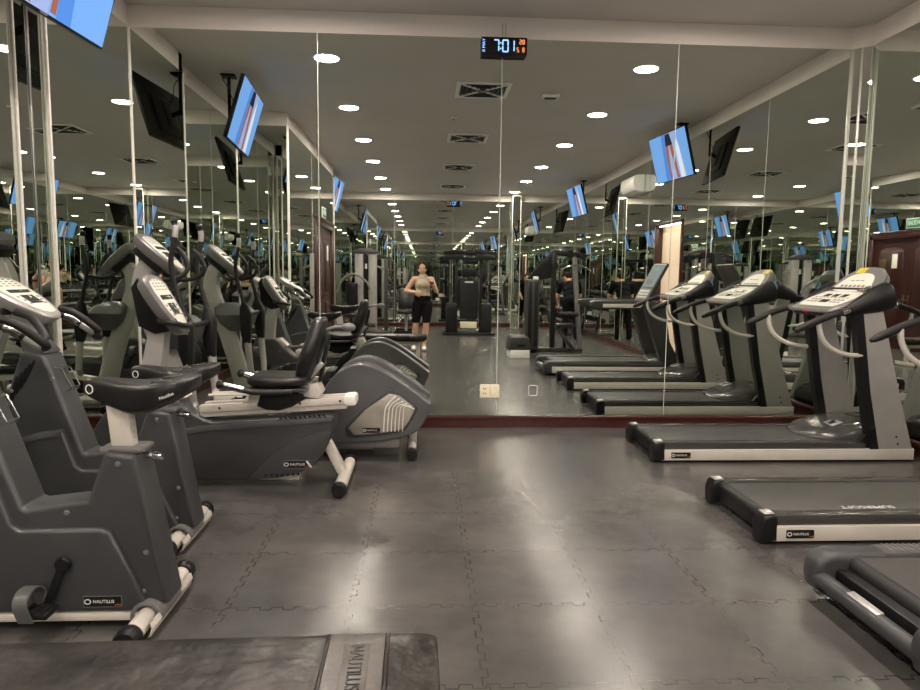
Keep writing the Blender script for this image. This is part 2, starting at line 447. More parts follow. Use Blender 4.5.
for a, c in ((dy0 + .122, mid - .003), (mid + .003, dy1 - .122)):
    b = MB(); rbox(b, XC - .075, XC - .035, a, c, 0.01, dzt - .122)
    leaf = b.build('door_leaf', 'doorwood', door)
    w = c - a; cy = (a + c) / 2
    for z0, z1, arch in ((1.02, 2.12, True), (0.2, 0.86, False)):
        h = w / 2 - .16
        ol = [(cy - h, z0), (cy + h, z0), (cy + h, z1 - (.1 if arch else 0))]
        if arch: ol += [(cy + h * math.cos(R(t)), z1 - .1 + .1 * math.sin(R(t))) for t in range(15, 180, 15)]
        ol += [(cy - h, z1 - (.1 if arch else 0))]
        for k, (sc, x1) in enumerate(((1.0, -.022), (0.86, -.012))):
            zc = (z0 + z1) / 2
            pp = [((y - cy) * sc + cy, (z - zc) * (1 - (1 - sc) * .6) + zc) for y, z in ol]
            b = MB(); b.prism(pp, XC - .036, XC + x1 - .0, axis='x', bev=.008); b.build('raised_panel', 'doorwood', leaf)
    s = 1 if a > mid - .1 else -1
    b = MB(); b.tube([(XC - .035, mid + s * .07, 1.02), (XC + .03, mid + s * .07, 1.02), (XC + .035, mid + s * .17, 1.02)], .011); b.box((XC - .03, mid + s * .07, 1.03), (.012, .05, .2), bev=.003)
    b.build('door_handle', 'brass', leaf)
def flat_on_c(name, y, z, w, h, m, label, cat, off=.004):
    b = MB(); b.box((0, 0, 0), (.004, w, h), bev=.0008); o = b.build(name, m); o.location = (XC - .006 + off, y, z); return tag(o, label, cat)
flat_on_c('paper_notice', -1.5, 1.83, .16, .3, 'paper', 'white paper notice stuck on the dark double entrance door', 'notice')
flat_on_c('door_plaque', -2.06 + .2, 1.72, .22, .3, 'brass', 'dull bronze plaque on the dark double entrance door', 'plaque')
# exit sign above the doors
sg = empty('exit_sign', 'green SALIDA exit sign above the dark double entrance door', 'sign', (XC + .012, -1.0, 2.585))
b = MB(); b.box((0, 0, 0), (.012, .44, .2), bev=.003); b.build('sign_board', 'white', sg)
b = MB(); b.box((.0065, 0, 0), (.003, .415, .175), bev=.001); b.build('sign_face', 'green', sg)
text('lettering', 'SALIDA', .125, 'print', sg, (.0085, 0, 0), (PI / 2, 0, PI / 2), sx=.86)

# ------------------------------------------------------------------ right hand doorway with a pale door
b = MB()
y0, y1, zt = .73, 1.94, 2.33
for a, c in ((y0, y0 + .05), (y1 - .05, y1)): rbox(b, XR - .025, XR + .3, a, c, 0, zt, .004)
rbox(b, XR - .025, XR + .3, y0, y1, zt - .05, zt, .004)
d2 = struct(b.build('door_2', 'doorwood'))
b = MB(); rbox(b, XR + .10, XR + .14, y0 + .05, y1 - .05, 0, zt - .05); lf = b.build('door_leaf', 'peach', d2)
b = MB(); b.tube([(XR + .10, y0 + .14, 1.02), (XR + .05, y0 + .14, 1.02), (XR + .045, y0 + .24, 1.02)], .01); b.build('door_handle', 'steel', lf)
b = MB(); rbox(b, XR + .005, XR + .03, y0 + .15, y1 - .15, zt - .062, zt - .05); b.build('added_glow_strip', emis('added_glow_strip', (1.0, 0.85, 0.68), 14.0), d2)  # unseen glowing strip, added under the lintel to brighten the pale door
b = MB(); rbox(b, XR + .1, XR + .45, y0 - .1, y1 + .1, -.1, 0.0); struct(b.build('floor_threshold', 'floor'))

# ------------------------------------------------------------------ ceiling: downlights, diffusers, detectors
lamp_spots = [(-1.04, y) for y in (4.8, 2.75, .6, -1.47, -3.7, -5.7)] + [(2.38, y) for y in (4.75, 2.7, .53, -1.75, -3.8, -5.8)]
def make_lamp():
    r = empty('ceiling_light', 'x', 'ceiling light', (0, 0, 0), group='round recessed downlights in the ceiling')
    b = MB(); b.lathe([(.142, 0), (.142, -.008), (.128, -.014), (.124, -.010), (.124, 0)], n=32); b.build('trim_ring', 'white', r)
    b = MB(); b.lathe([(.123, -.003), (.123, -.010), (.0, -.011)], n=32); b.build('diffuser', 'lamp', r)
    return r
L0 = make_lamp()
ordn = ['nearest the front mirror', 'second from the front mirror', 'third from the front mirror', 'fourth from the front mirror', 'fifth from the front mirror', 'nearest the back wall']
for i, (x, y) in enumerate(lamp_spots):
    o = L0 if i == 0 else dup(L0)
    o.location = (x, y, HC)
    o['label'] = 'round white downlight in the %s ceiling row, %s' % ('bikes side' if x < 0 else 'treadmill side', ordn[i % 6])

def make_vent():
    r = empty('air_diffuser', 'x', 'air vent', group='square four-way air diffusers along the middle of the ceiling')
    b = MB()
    for s in (-1, 1):
        b.box((s * .3, 0, -.008), (.05, .65, .016), bev=.003); b.box((0, s * .3, -.008), (.55, .05, .016), bev=.003)
    b.build('frame', 'white', r)
    b = MB(); b.box((0, 0, -.001), (.56, .56, .002)); b.build('duct_opening', 'black', r)
    b = MB()
    for a in range(4):
        Rz = Matrix.Rotation(a * PI / 2, 4, 'Z')
        m = MB()
        for k, (d, w) in enumerate(((.25, .42), (.19, .30), (.13, .18))):
            m.box((0, d, -.012), (w, .012, .02), rot=(R(35), 0, 0))
        me = bpy.data.meshes.new('t'); m.bm.to_mesh(me); m.bm.free(); me.transform(Rz); b.bm.from_mesh(me); bpy.data.meshes.remove(me)
    b.build('louvre', 'gunmetal', r)
    b = MB()
    for a in (45, 135): b.box((0, 0, -.012), (.78, .03, .014), rot=(0, 0, R(a)))
    b.build('corner_rib', 'white', r)
    b = MB(); b.box((0, 0, -.014), (.12, .12, .01), bev=.003); b.build('centre_plate', 'gunmetal', r)
    return r
V0 = make_vent()
for i, y in enumerate((3.75, .93, -1.97, -4.88)):
    o = V0 if i == 0 else dup(V0)
    o.location = (.69, y, HC)
    o['label'] = 'square dark-slotted air diffuser in the ceiling, ' + ['closest to the front mirror', 'second from the front mirror', 'third from the front mirror', 'closest to the back wall'][i]
# small ceiling fittings
sd = empty('smoke_detector', 'small white dome smoke detector on the ceiling between the two nearest air diffusers', 'smoke detector', (.40, 2.35, HC))
b = MB(); b.lathe([(.05, 0), (.05, -.015), (.035, -.03), (.0, -.034)]); b.build('body', 'white', sd)
b = MB(); b.lathe([(.012, -.03), (.012, -.045), (0, -.046)], n=12); b.build('sensor_tip', 'gunmetal', sd)
cs = empty('ceiling_speaker', 'flat rectangular white ceiling fitting between diffuser and treadmill-side lights', 'ceiling fitting', (1.55, 3.6, HC))
b = MB(); b.box((0, 0, -.02), (.22, .16, .04), bev=.012); b.build('housing', 'white', cs)
b = MB(); b.box((0, 0, -.041), (.15, .09, .004)); b.build('grille', 'gunmetal', cs)

# ------------------------------------------------------------------ camera
cam = bpy.data.cameras.new('camera'); co = bpy.data.objects.new('camera', cam); C.objects.link(co)
th, ya, ro = R(5.85), R(3.1), 0.012
fw = Vector((math.sin(ya) * math.cos(th), math.cos(ya) * math.cos(th), -math.sin(th)))
rt = Vector((math.cos(ya), -math.sin(ya), 0)); up = rt.cross(fw)
r2 = rt * math.cos(ro) + up * math.sin(ro); u2 = up * math.cos(ro) - rt * math.sin(ro)
co.matrix_world = Matrix(((r2.x, u2.x, -fw.x, 0), (r2.y, u2.y, -fw.y, 0), (r2.z, u2.z, -fw.z, 1.39), (0, 0, 0, 1)))
cam.sensor_fit = 'HORIZONTAL'; cam.sensor_width = 36; cam.lens = 36 * 664 / 920; cam.clip_start = 0.02; cam.clip_end = 200
scene.camera = co
w = bpy.data.worlds.new('World'); scene.world = w; w.use_nodes = True
w.node_tree.nodes['Background'].inputs[0].default_value = (0, 0, 0, 1)
scene.view_settings.view_transform = 'Standard'
scene.view_settings.look = 'None'; scene.view_settings.gamma = 1.0; scene.view_settings.exposure = EXPOSURE
scene.view_settings.use_curve_mapping = False
cy = scene.cycles
cy.max_bounces = 16; cy.glossy_bounces = 14; cy.diffuse_bounces = 3; cy.transmission_bounces = 2
cy.caustics_reflective = True; cy.blur_glossy = 0.6; cy.sample_clamp_indirect = 30.0
# ------------------------------------------------------------------ upright bikes: +x points to the rider's back, origin under the rear foot
def smooth2(pts, n=5, closed=False):
    return [(p.x, p.y) for p in catmull([(a, b, 0) for a, b in pts], n, closed)]
def cap_tube(b, p, q, r): b.tube([p, q], r, n=20)
def brand(parent, loc, w, rot=(PI / 2, 0, 0), frame=True):
    """small black maker's plate: oval mark, word, tiny orange word"""
    h = w * .30
    M = Matrix.Translation(loc) @ Euler(rot).to_matrix().to_4x4()
    b = MB(); b.prism(rrect(w, h, h * .12, 2), -.001, .0025, axis='z', M=M); pl = b.build('label_plate', 'black', parent)
    if frame:
        b = MB()
        for c, d in (((0, h / 2, .002), (w, h * .06, .002)), ((0, -h / 2, .002), (w, h * .06, .002)), ((w / 2, 0, .002), (h * .06, h, .002)), ((-w / 2, 0, .002), (h * .06, h, .002))):
            m = MB(); m.box(c, d); m.bm.transform(M); me = bpy.data.meshes.new('t'); m.bm.to_mesh(me); m.bm.free(); b.bm.from_mesh(me); bpy.data.meshes.remove(me)
        b.build('label_border', 'grey', pl)
    text('lettering', 'NAUTILUS', h * .42, 'print', pl, (w * .03, 0, .0032), mtx=M, sx=.95)
    text('small_lettering', 'u 916', h * .24, 'orange', pl, (w * .40, -h * .3, .0032), mtx=M)
    b = MB(); b.lathe([(h * .26, 0), (h * .26, .001), (h * .17, .001), (h * .17, 0)], n=18, cap=False, M=M @ Matrix.Translation((-w * .39, 0, .0026)) @ Matrix.Diagonal((1.2, 1, 1, 1)))
    b.build('oval_mark', 'print', pl)
    return pl

def pedal_set(root, cx, cz, ang, side, crank=.17, m='black'):
    """crank arm with pedal and strap on one side (side = -1 near the camera)"""
    y = side * .135
    ex, ez = cx + crank * math.cos(ang), cz + crank * math.sin(ang)
    b = MB(); b.lathe([(.0, -.012), (.026, -.012), (.03, 0), (.026, .012), (0, .012)], (cx, y, cz), 'y', 18)
    b.beam((cx, y, cz), (ex, y, ez), .016, .028, bev=.004)
    arm = b.build('crank_arm', 'darkmetal', root)
    yp = side * .20
    b = MB(); b.box((ex, yp, ez), (.11, .09, .024), bev=.008)
    for k in (-.035, 0, .035): b.box((ex + k, yp, ez + .013), (.012, .085, .006), bev=.002)
    b.tube([(ex, y, ez), (ex, yp + side * .05, ez)], .009)
    pd = b.build('pedal', m, arm)
    b = MB()
    pts = [(ex - .01, yp - .055, ez - .012), (ex - .025, yp - .062, ez + .05), (ex - .03, yp - .03, ez + .085), (ex - .03, yp + .03, ez + .085), (ex - .025, yp + .062, ez + .05), (ex - .01, yp + .055, ez - .012)]
    pts = catmull(pts, 5)
    rings = []
    for i, p in enumerate(pts):
        rings.append([p + Vector((-.026, 0, 0)), p + Vector((.026, 0, 0)), p * 1 + Vector((.026, 0, 0)) + (p - Vector((ex, yp, ez))).normalized() * .006, p + Vector((-.026, 0, 0)) + (p - Vector((ex, yp, ez))).normalized() * .006])
    b.loft(rings); b.build('pedal_strap', 'shroud2', pd)

def console_pod(root, c, w, h, t, pitch, mshell='grey', name='console'):
    """rounded console: face looks to +x and up; pitch = face tilt from horizontal about y. local u across y, v up the face"""
    M = Matrix.Translation(c) @ Matrix.Rotation(pitch, 4, 'Y')   # local z = face normal, local x = down the face towards rider
    def outline(sw, sh, n=5):
        return [(x, y) for x, y in smooth2([(-h / 2 * sh, -.30 * w * sw), (-h / 2 * sh, .30 * w * sw), (-.36 * h * sh, .5 * w * sw), (.05 * h * sh, .48 * w * sw), (.38 * h * sh, .30 * w * sw), (h / 2 * sh, .14 * w * sw), (h / 2 * sh, -.14 * w * sw), (.38 * h * sh, -.30 * w * sw), (.05 * h * sh, -.48 * w * sw), (-.36 * h * sh, -.5 * w * sw)], n, True)]
    def ring(sw, sh, z): return [Vector((x, y, z)) for x, y in outline(sw, sh)]
    b = MB(); b.loft([ring(.62, .7, -t), ring(.86, .9, -t * .8), ring(1, 1, -t * .3), ring(1, 1, -.006), ring(.93, .95, .004)], M=M)
    sh = b.build(name, mshell, root)
    b = MB(); b.loft([ring(.74, .82, .002), ring(.74, .82, .008), ring(.70, .8, .010)], M=M); b.build('display_panel', 'panel', sh)
    b = MB(); b.box((-.10 * h, 0, .0108), (h * .08, w * .60, .003), bev=.001); b.box((.10 * h, .0, .0108), (h * .2, w * .34, .003), bev=.001)
    me = bpy.data.meshes.new('t'); b.bm.to_mesh(me); b.bm.free(); me.transform(M); b2 = MB(); b2.bm.from_mesh(me); bpy.data.meshes.remove(me); build_each(b2, 'display', 'lcd', sh)
    b = MB()
    for i in range(4):
        for j in range(4):
            m = MB(); m.box((-.40 * h + i * .055 * h, (-.24 + j * .16) * w, .0105), (.022 * h, .07 * w, .002))
            m.bm.transform(M); me = bpy.data.meshes.new('t'); m.bm.to_mesh(me); m.bm.free(); b.bm.from_mesh(me); bpy.data.meshes.remove(me)
    for j in range(3):
        for s in (-1, 1):
            m = MB(); m.box((.04 * h + j * .08 * h, s * .27 * w * (1 - j * .12), .0105), (.03 * h, .07 * w, .003), bev=.001)
            m.bm.transform(M); me = bpy.data.meshes.new('t'); m.bm.to_mesh(me); m.bm.free(); b.bm.from_mesh(me); bpy.data.meshes.remove(me)
    build_each(b, 'button', 'grey', sh)
    return sh, M

def foot_bar(root, x, half, name, arch=True, z=.05, r=.036):
    b = MB(); cap_tube(b, (x, -half, z), (x, half, z), r); bar = b.build(name, 'beige', root)
    for s in (-1, 1):
        b = MB(); b.lathe([(0, 0), (.044, 0), (.047, .006), (.047, .05), (.04, .062), (0, .064)], n=24, M=Matrix.Translation((x, s * (half - .03), z)) @ Matrix.Rotation(-s * PI / 2, 4, 'X'))
        b.build('end_cap', 'black', bar)
    return bar

BODY = [(.07, .085), (-.035, .675), (-.045, .69), (-.14, .705), (-.155, .695), (-.225, .505), (-.455, .478), (-.47, .485), (-.635, .975), (-.655, .985), (-.735, 1.0), (-.755, .985), (-.97, .40), (-1.0, .24), (-.97, .085)]
LOWER = smooth2([(-1.06, .10), (-1.08, .26), (-1.02, .40)], 4) + smooth2([(-1.0, .41), (-.86, .52), (-.70, .585), (-.555, .61)], 4) + [(-.50, .425), (-.47, .402), (-.165, .405), (-.13, .39), (.005, .085), (-.02, .07), (-1.03, .07)]
def make_bike():
    r = empty('upright_bike', 'x', 'exercise bike', group='upright exercise bikes on the left')
    b = MB(); b.prism(BODY, -.088, .088, bev=.022, seg=3); b.build('body_shroud', 'shroud', r)
    b = MB(); b.prism(LOWER, -.115, .115, bev=.016, seg=3); low = b.build('lower_shroud', 'shroud', r)
    b = MB()
    for s in (-1, 1):
        arc = smooth2([(-1.06, .335), (-.98, .43), (-.84, .525), (-.70, .58), (-.56, .608)], 5)
        arc2 = smooth2([(-.565, .575), (-.70, .55), (-.83, .49), (-.955, .39), (-1.04, .28)], 5)
        b.prism(arc + arc2, s * .112, s * .1185, bev=.001)
    build_each(b, 'swoosh_trim', 'shroud2', low)
    b = MB()
    for s in (-1, 1):
        for px, pz in ((-.10, .655), (-.3, .462), (-.005, .30), (-.02, .14), (-.60, .86), (-.80, .80), (-.155, .30)):
            b.lathe([(0, 0), (.011, 0), (.009, .006), (0, .007)], n=12, M=Matrix.Translation((px, s * .088, pz)) @ Matrix.Rotation(-s * PI / 2, 4, 'X'))
    build_each(b, 'screw', 'grey', r)
    # vents cut into the shoulder of the front column
    b = MB()
    for s in (-1, 1):
        for k in range(5):
            x = -.70 - k * .022
            b.beam((x + .018, s * .0885, .955 - .02 * k), (x - .035, s * .0885, .845 - .03 * k), .004, .011, bev=.001)
    build_each(b, 'vent_slot', 'black', r)
    # top collar and console mast
    b = MB()
    b.loft([[Vector((x, y, z)) for x, y, z in q] for q in (
        [(-.64, -.075, .985), (-.64, .075, .985), (-.745, .075, .995), (-.745, -.075, .995)],
        [(-.665, -.058, 1.035), (-.665, .058, 1.035), (-.765, .058, 1.05), (-.765, -.058, 1.05)],
        [(-.69, -.05, 1.05), (-.69, .05, 1.05), (-.76, .05, 1.065), (-.76, -.05, 1.065)])])
    b.build('collar', 'shroud', r)
    b = MB(); b.beam((-.705, 0, 1.0), (-.80, 0, 1.235), .085, .075, bev=.012); b.build('console_mast', 'post', r)
    con, M = console_pod(r, (-.765, 0, 1.265), .30, .36, .07, R(32), 'silver')
    # handlebar: a wide loop that runs under the console and back towards the rider
    b = MB()
    for s in (-1, 1):
        b.tube(catmull([(-.80, s * .04, 1.20), (-.80, s * .16, 1.19), (-.74, s * .25, 1.165), (-.68, s * .28, 1.14), (-.58, s * .275, 1.075), (-.545, s * .27, 1.07), (-.54, s * .245, 1.09), (-.62, s * .20, 1.17), (-.70, s * .19, 1.20)], 5), .0185, n=12)
    hb = b.build('handlebar', 'rubber', r)
    for s in (-1, 1):
        b = MB(); b.tube(catmull([(-.715, s * .268, 1.152), (-.68, s * .28, 1.14), (-.645, s * .279, 1.115)], 4), .0205, n=12); b.build('pulse_grip', 'chrome', hb)
        b = MB(); b.tube(catmull([(-.63, s * .278, 1.105), (-.58, s * .275, 1.075), (-.555, s * .272, 1.07)], 4), .0203, n=12); b.build('pulse_grip', 'silver', hb)
    # cables and bottle cage
    b = MB()
    w = .0035
    for z0, z1, y in ((.80, .96, -.04), (.80, .96, .04)):
        b.tube([(-0.610, y, 0.770), (-0.645, y, 0.870), (-0.660, y, 0.920), (-0.645, y, 0.935)], w, n=6)
        b.tube([(-0.610, y, 0.770), (-0.545, y, 0.795), (-0.535, y, 0.810), (-0.580, y, 0.905), (-0.615, y, 0.910)], w, n=6)
    b.tube([(-0.535, -.04, 0.810), (-0.535, .04, 0.810)], w, n=6); b.tube([(-0.580, -.04, 0.905), (-0.580, .04, 0.905)], w, n=6); b.tube([(-0.645, -.04, 0.935), (-0.645, .04, 0.935)], w, n=6)
    b.build('bottle_cage', 'chrome', r)
    # seat post, saddle, knob
    b = MB(); b.beam((-.105, 0, .68), (-.125, 0, .885), .055, .085, bev=.006)
    for k in range(6): b.lathe([(0, 0), (.006, 0), (.006, .003), (0, .003)], n=10, M=Matrix.Translation((-.064 - .0025 * k, .0, .715 + .026 * k)) @ Matrix.Rotation(PI / 2, 4, 'Y'))
    sp = b.build('seat_post', 'beige', r)
    b = MB(); b.box((-.10, 0, .70), (.17, .12, .024), bev=.01); b.build('post_sleeve', 'grey', r)
    b = MB(); b.tube([(-.035, 0, .668), (.005, 0, .662)], .013); b.lathe([(0, 0), (.017, 0), (.02, .012), (.014, .035), (0, .037)], n=10, M=Matrix.Translation((.0, 0, .662)) @ Matrix.Rotation(PI / 2, 4, 'Y')); b.build('adjust_knob', 'chrome', r)
    # saddle (lofted along x: nose at -x)
    rings = []
    for x, hw, zt, zb, dip in ((-.255, .014, .955, .93, 0), (-.245, .034, .978, .912, 0), (-.20, .046, .985, .888, .0), (-.12, .066, .976, .856, .006), (-.05, .10, .968, .832, .012), (.02, .135, .972, .848, .014), (.09, .15, .985, .88, .012), (.15, .14, .992, .915, .008), (.178, .09, .985, .935, .003)):
        ring = []
        for k in range(20):
            a = 2 * PI * k / 20; ca, sa = math.cos(a), math.sin(a)
            y = hw * math.copysign(abs(ca) ** .6, ca)
            z = (zt + zb) / 2 + (zt - zb) / 2 * math.copysign(abs(sa) ** .55, sa)
            if sa > 0: z -= dip * (1 - (y / hw) ** 2) * 2 - dip
            ring.append(Vector((x, y, z)))
        rings.append(ring)
    b = MB(); b.loft(rings); seat = b.build('saddle', 'vinyl', r, subsurf=1)
    b = MB()
    for s in (-1, 1): b.loft([[Vector((x, s * (hw * .5) + dy, z + dz)) for dy, dz in ((-.02, -.004), (.02, -.004), (.02, .006), (-.02, .006))] for x, hw, z in ((.03, .12, .968), (.09, .14, .973), (.135, .12, .972))])
    build_each(b, 'saddle_pad', 'gloss', seat)
    text('lettering', 'Nautilus', .017, 'print', seat, (.115, -.1475, .932), (PI / 2, R(-22), R(2)), sx=1.0)
    b = MB(); b.lathe([(.019, 0), (.019, .002), (.015, .002), (.015, 0)], n=20, cap=False, M=Matrix.Translation((-.215, -.0455, .94)) @ Matrix.Rotation(R(-20), 4, 'Z') @ Matrix.Rotation(PI / 2, 4, 'X')); b.build('oval_mark', 'print', seat)
    b = MB(); b.box((-.12, 0, .885), (.11, .09, .02), bev=.005); b.build('saddle_clamp', 'darkmetal', seat)
    # cranks
    pedal_set(r, -.30, .275, R(-112), -1); pedal_set(r, -.30, .275, R(68), 1)
    # frame rail and feet
    b = MB(); b.beam((-1.02, 0, .05), (0, 0, .05), .235, .03, bev=.005); b.build('frame_rail', 'beige', r)
    b = MB(); b.box((-.5, 0, .043), (.95, .20, .018)); b.build('underside', 'black', r)
    foot_bar(r, 0, .285, 'rear_foot'); foot_bar(r, -.98, .25, 'front_foot')
    b = MB()
    pts = [(.062 * math.cos(R(t)), .05 + .062 * math.sin(R(t))) for t in range(-10, 191, 10)] + [(.046 * math.cos(R(t)), .05 + .046 * math.sin(R(t))) for t in range(190, -11, -10)]
    b.prism(pts, -.125, .09, bev=.004); b.build('wheel_arch', 'grey', r)
    b = MB(); b.prism([(.036, .012), (.052, .02), (.062, .05), (.054, .072), (.048, .07), (.054, .05), (.046, .022)], -.21, .225, bev=.002); b.build('kick_plate', 'beige', r)
    brand(r, (-.165, -.1165, .115), .145)
    return r
BK = make_bike()
BK.location = (-1.08, 2.66, 0); BK['label'] = 'charcoal upright exercise bike nearest the camera, at the lower left behind the padded bench'
B2 = dup(BK); B2.location = (-1.245, 3.46, 0)
B2['label'] = 'second charcoal upright exercise bike, standing between the nearest bike and the recumbent bike'
for ch in B2.children:
    if ch.name.startswith('saddle') or ch.name.startswith('seat_post'): ch.location.z = -.06
# ------------------------------------------------------------------ recumbent bike (origin under the rear foot, rider looks to -x)
def make_recumbent():
    r = empty('recumbent_bike', 'charcoal recumbent exercise bike with black padded seat and tall backrest', 'exercise bike')
    body = smooth2([(-1.60, .10), (-1.62, .32), (-1.50, .52), (-1.36, .63)], 4) + [(-1.30, .66), (-1.16, .665), (-1.12, .645), (-1.065, .58), (-.98, .50), (-.90, .455), (-.84, .435)] + [(-.10, .485), (-.055, .478), (-.05, .44)] + smooth2([(-.06, .38), (-.14, .20), (-.26, .10), (-.42, .055)], 4) + [(-.62, .04), (-1.5, .04)]
    b = MB(); b.prism(body, -.105, .105, bev=.02, seg=3); sh = b.build('body_shroud', 'shroud', r)
    b = MB()
    for s in (-1, 1):
        top = smooth2([(-1.42, .20), (-1.25, .32), (-1.0, .395), (-.70, .425), (-.35, .445), (-.075, .462)], 6)
        bot = smooth2([(-.075, .438), (-.35, .415), (-.70, .39), (-1.0, .355), (-1.25, .275), (-1.42, .145)], 6)
        b.prism(top + bot, s * .104, s * .111, bev=.0015)
    build_each(b, 'swoosh_trim', 'shroud2', sh)
    b = MB()
    for s in (-1, 1):
        fin = smooth2([(-.62, .05), (-.52, .16), (-.38, .27), (-.22, .345), (-.09, .375)], 5) + smooth2([(-.075, .36), (-.14, .21), (-.26, .112), (-.42, .062)], 4)
        b.prism(fin, s * .104, s * .117, bev=.004)
    build_each(b, 'rear_cover', 'shroud', sh)
    b = MB()
    for s in (-1, 1):
        for k in range(10): b.box((-.40 + k * .031, s * .1125, .462 + k * .0022), (.022, .004, .013), rot=(0, R(20), 0), bev=.001)
        for k in range(7): b.box((-.50 + k * .035, s * .117, .082 + k * .001), (.016, .004, .016), rot=(0, R(20), 0), bev=.001)
    build_each(b, 'vent_slot', 'black', sh)
    b = MB()
    for s in (-1, 1):
        for px, pz in ((-1.1, .53), (-.12, .33), (-1.35, .30), (-1.42, .5)):
            b.lathe([(0, 0), (.011, 0), (.009, .006), (0, .007)], n=12, M=Matrix.Translation((px, s * .105, pz)) @ Matrix.Rotation(-s * PI / 2, 4, 'X'))
    build_each(b, 'screw', 'grey', sh)
    b = MB(); b.prism([(-1.17, .652), (-1.10, .672), (-1.02, .588), (-1.06, .572)], -.075, .075, bev=.006); b.build('lever_housing', 'beige', r)
    b = MB(); b.box((-1.10, -.0, .652), (.055, .09, .012), rot=(0, R(38), 0), bev=.002); b.build('yellow_sticker', 'yellow', r)
    # seat rail: two pale beams rising to the rear
    def rz(x): return .515 + (x + .9) * .062
    b = MB()
    for s in (-1, 1): b.beam((-.93, s * .055, rz(-.93)), (.055, s * .055, rz(.055)), .05, .05, bev=.006)
    b.beam((-.93, 0, rz(-.93) - .042), (0.02, 0, rz(0.02) - .042), .13, .03, bev=.004)
    rail = b.build('seat_rail', 'beige', r)
    b = MB(); b.beam((.0, 0, rz(0) - .004), (.085, 0, rz(.085) - .004), .172, .07, bev=.02); b.build('rail_end_cap', 'white', rail)
    b = MB()
    for x in (-.80, -.28, -.02): b.lathe([(0, 0), (.008, 0), (.008, .004), (0, .005)], n=10, M=Matrix.Translation((x, -.08, rz(x))) @ Matrix.Rotation(PI / 2, 4, 'X'))
    build_each(b, 'rail_bolt', 'black', rail)
    b = MB()
    b.prism([(-.66, .555), (-.60, .625), (-.53, .63), (-.52, .565)], -.085, .085, bev=.006); b.prism([(-.28, .60), (-.25, .672), (-.17, .69), (-.14, .62), (-.16, .585)], -.085, .085, bev=.006)
    b.tube([(-.88, -.04, .60), (-.62, -.04, .605)], .009); b.tube([(-.88, .04, .60), (-.62, .04, .605)], .009)
    build_each(b, 'seat_bracket', 'beige', r)
    b = MB(); b.prism([(-.56, .535), (-.53, .64), (-.27, .65), (-.24, .585), (-.33, .53), (-.42, .505), (-.5, .51)], -.09, .09, bev=.012); b.build('seat_carriage', 'black', r)
    # seat cushion
    rings = []
    for x, hw, zt, zb in ((-.62, .10, .725, .69), (-.60, .165, .745, .672), (-.52, .195, .752, .662), (-.40, .205, .742, .662), (-.28, .20, .748, .668), (-.225, .17, .752, .68), (-.205, .10, .74, .70)):
        ring = []
        for k in range(24):
            a = 2 * PI * k / 24; ca, sa = math.cos(a), math.sin(a)
            y = hw * math.copysign(abs(ca) ** .5, ca); z = (zt + zb) / 2 + (zt - zb) / 2 * math.copysign(abs(sa) ** .6, sa)
            if sa > 0: z -= .010 * (1 - min(1, abs(y) / hw) ** 2)
            ring.append(Vector((x, y, z)))
        rings.append(ring)
    b = MB(); b.loft(rings); b.build('seat', 'vinyl', r, subsurf=1)
    b = MB(); b.box((-.42, 0, .655), (.38, .36, .02), bev=.008); b.build('seat_pan', 'gloss', r)
    # backrest: shaped pad leaning back
    rings = []
    for h, hw, t, off in ((.0, .07, .03, 0), (.01, .12, .048, 0), (.07, .155, .064, .004), (.16, .175, .066, .002), (.25, .165, .06, -.006), (.34, .14, .052, -.006), (.405, .115, .044, 0), (.425, .07, .028, .002)):
        cx = -.265 + h * .27 - off; cz = .695 + h * 1.0
        ring = []
        for k in range(24):
            a = 2 * PI * k / 24; ca, sa = math.cos(a), math.sin(a)
            y = hw * math.copysign(abs(ca) ** .55, ca); d = t * math.copysign(abs(sa) ** .7, sa)
            ring.append(Vector((cx + d - .012 * (1 - (y / hw) ** 2) * (1 if d > 0 else -1) * .0, y, cz)))
        rings.append(ring)
    b = MB(); b.loft(rings); bk = b.build('backrest', 'vinyl', r, subsurf=1)
    b = MB(); b.beam((-.16, 0, .69), (-.10, 0, 1.00), .10, .02, bev=.006); b.build('back_plate', 'black', bk)
    b = MB()
    for s in (-1, 1): b.beam((-.28, s * .05, .66), (-.135, s * .05, .82), .03, .035, bev=.006)
    build_each(b, 'backrest_strut', 'silver', r)
    b = MB(); b.lathe([(0, -.1), (.042, -.1), (.045, -.09), (.045, .09), (.042, .1), (0, .1)], (-.26, 0, .665), 'y', 20); b.build('recline_hub', 'silver', r)
    b = MB()
    b.tube([(-.12, -.0, 1.03), (-.06, 0, 1.05), (.0, 0, 1.05)], .012); b.ball((.03, 0, 1.05), (.045, .03, .03)); b.build('rear_handle', 'grey', r)
    # side grips
    for s in (-1, 1):
        b = MB(); b.tube(catmull([(-.30, s * .225, .655), (-.42, s * .235, .652), (-.55, s * .24, .655), (-.66, s * .24, .68), (-.75, s * .24, .705)], 5), [.017] * 14 + [.019] * 3 + [.021] * 4, n=12)
        b.tube([(-.34, s * .1, .645), (-.34, s * .225, .655)], .013)
        g = b.build('side_handle', 'rubber', r)
        b = MB(); b.tube([(-.60, s * .24, .668), (-.72, s * .24, .698)], .022, n=12); b.build('pulse_grip', 'chrome', g)
        b = MB(); b.lathe([(0, 0), (.028, .004), (.03, .015), (.018, .03), (0, .034)], n=14, M=Matrix.Translation((-.735, s * .24, .70)) @ Matrix.Rotation(-PI / 2 + .2, 4, 'Y')); b.build('grip_end', 'black', g)
    # console mast and pod
    b = MB()
    b.loft([[Vector((x, y, z)) for x, y in q] for z, q in ((.60, ((-1.335, -.06), (-1.335, .06), (-1.19, .06), (-1.19, -.06))), (.85, ((-1.285, -.055), (-1.285, .055), (-1.165, .055), (-1.165, -.055))), (1.12, ((-1.22, -.05), (-1.22, .05), (-1.13, .05), (-1.13, -.05))))])
    b.build('console_mast', 'post', r)
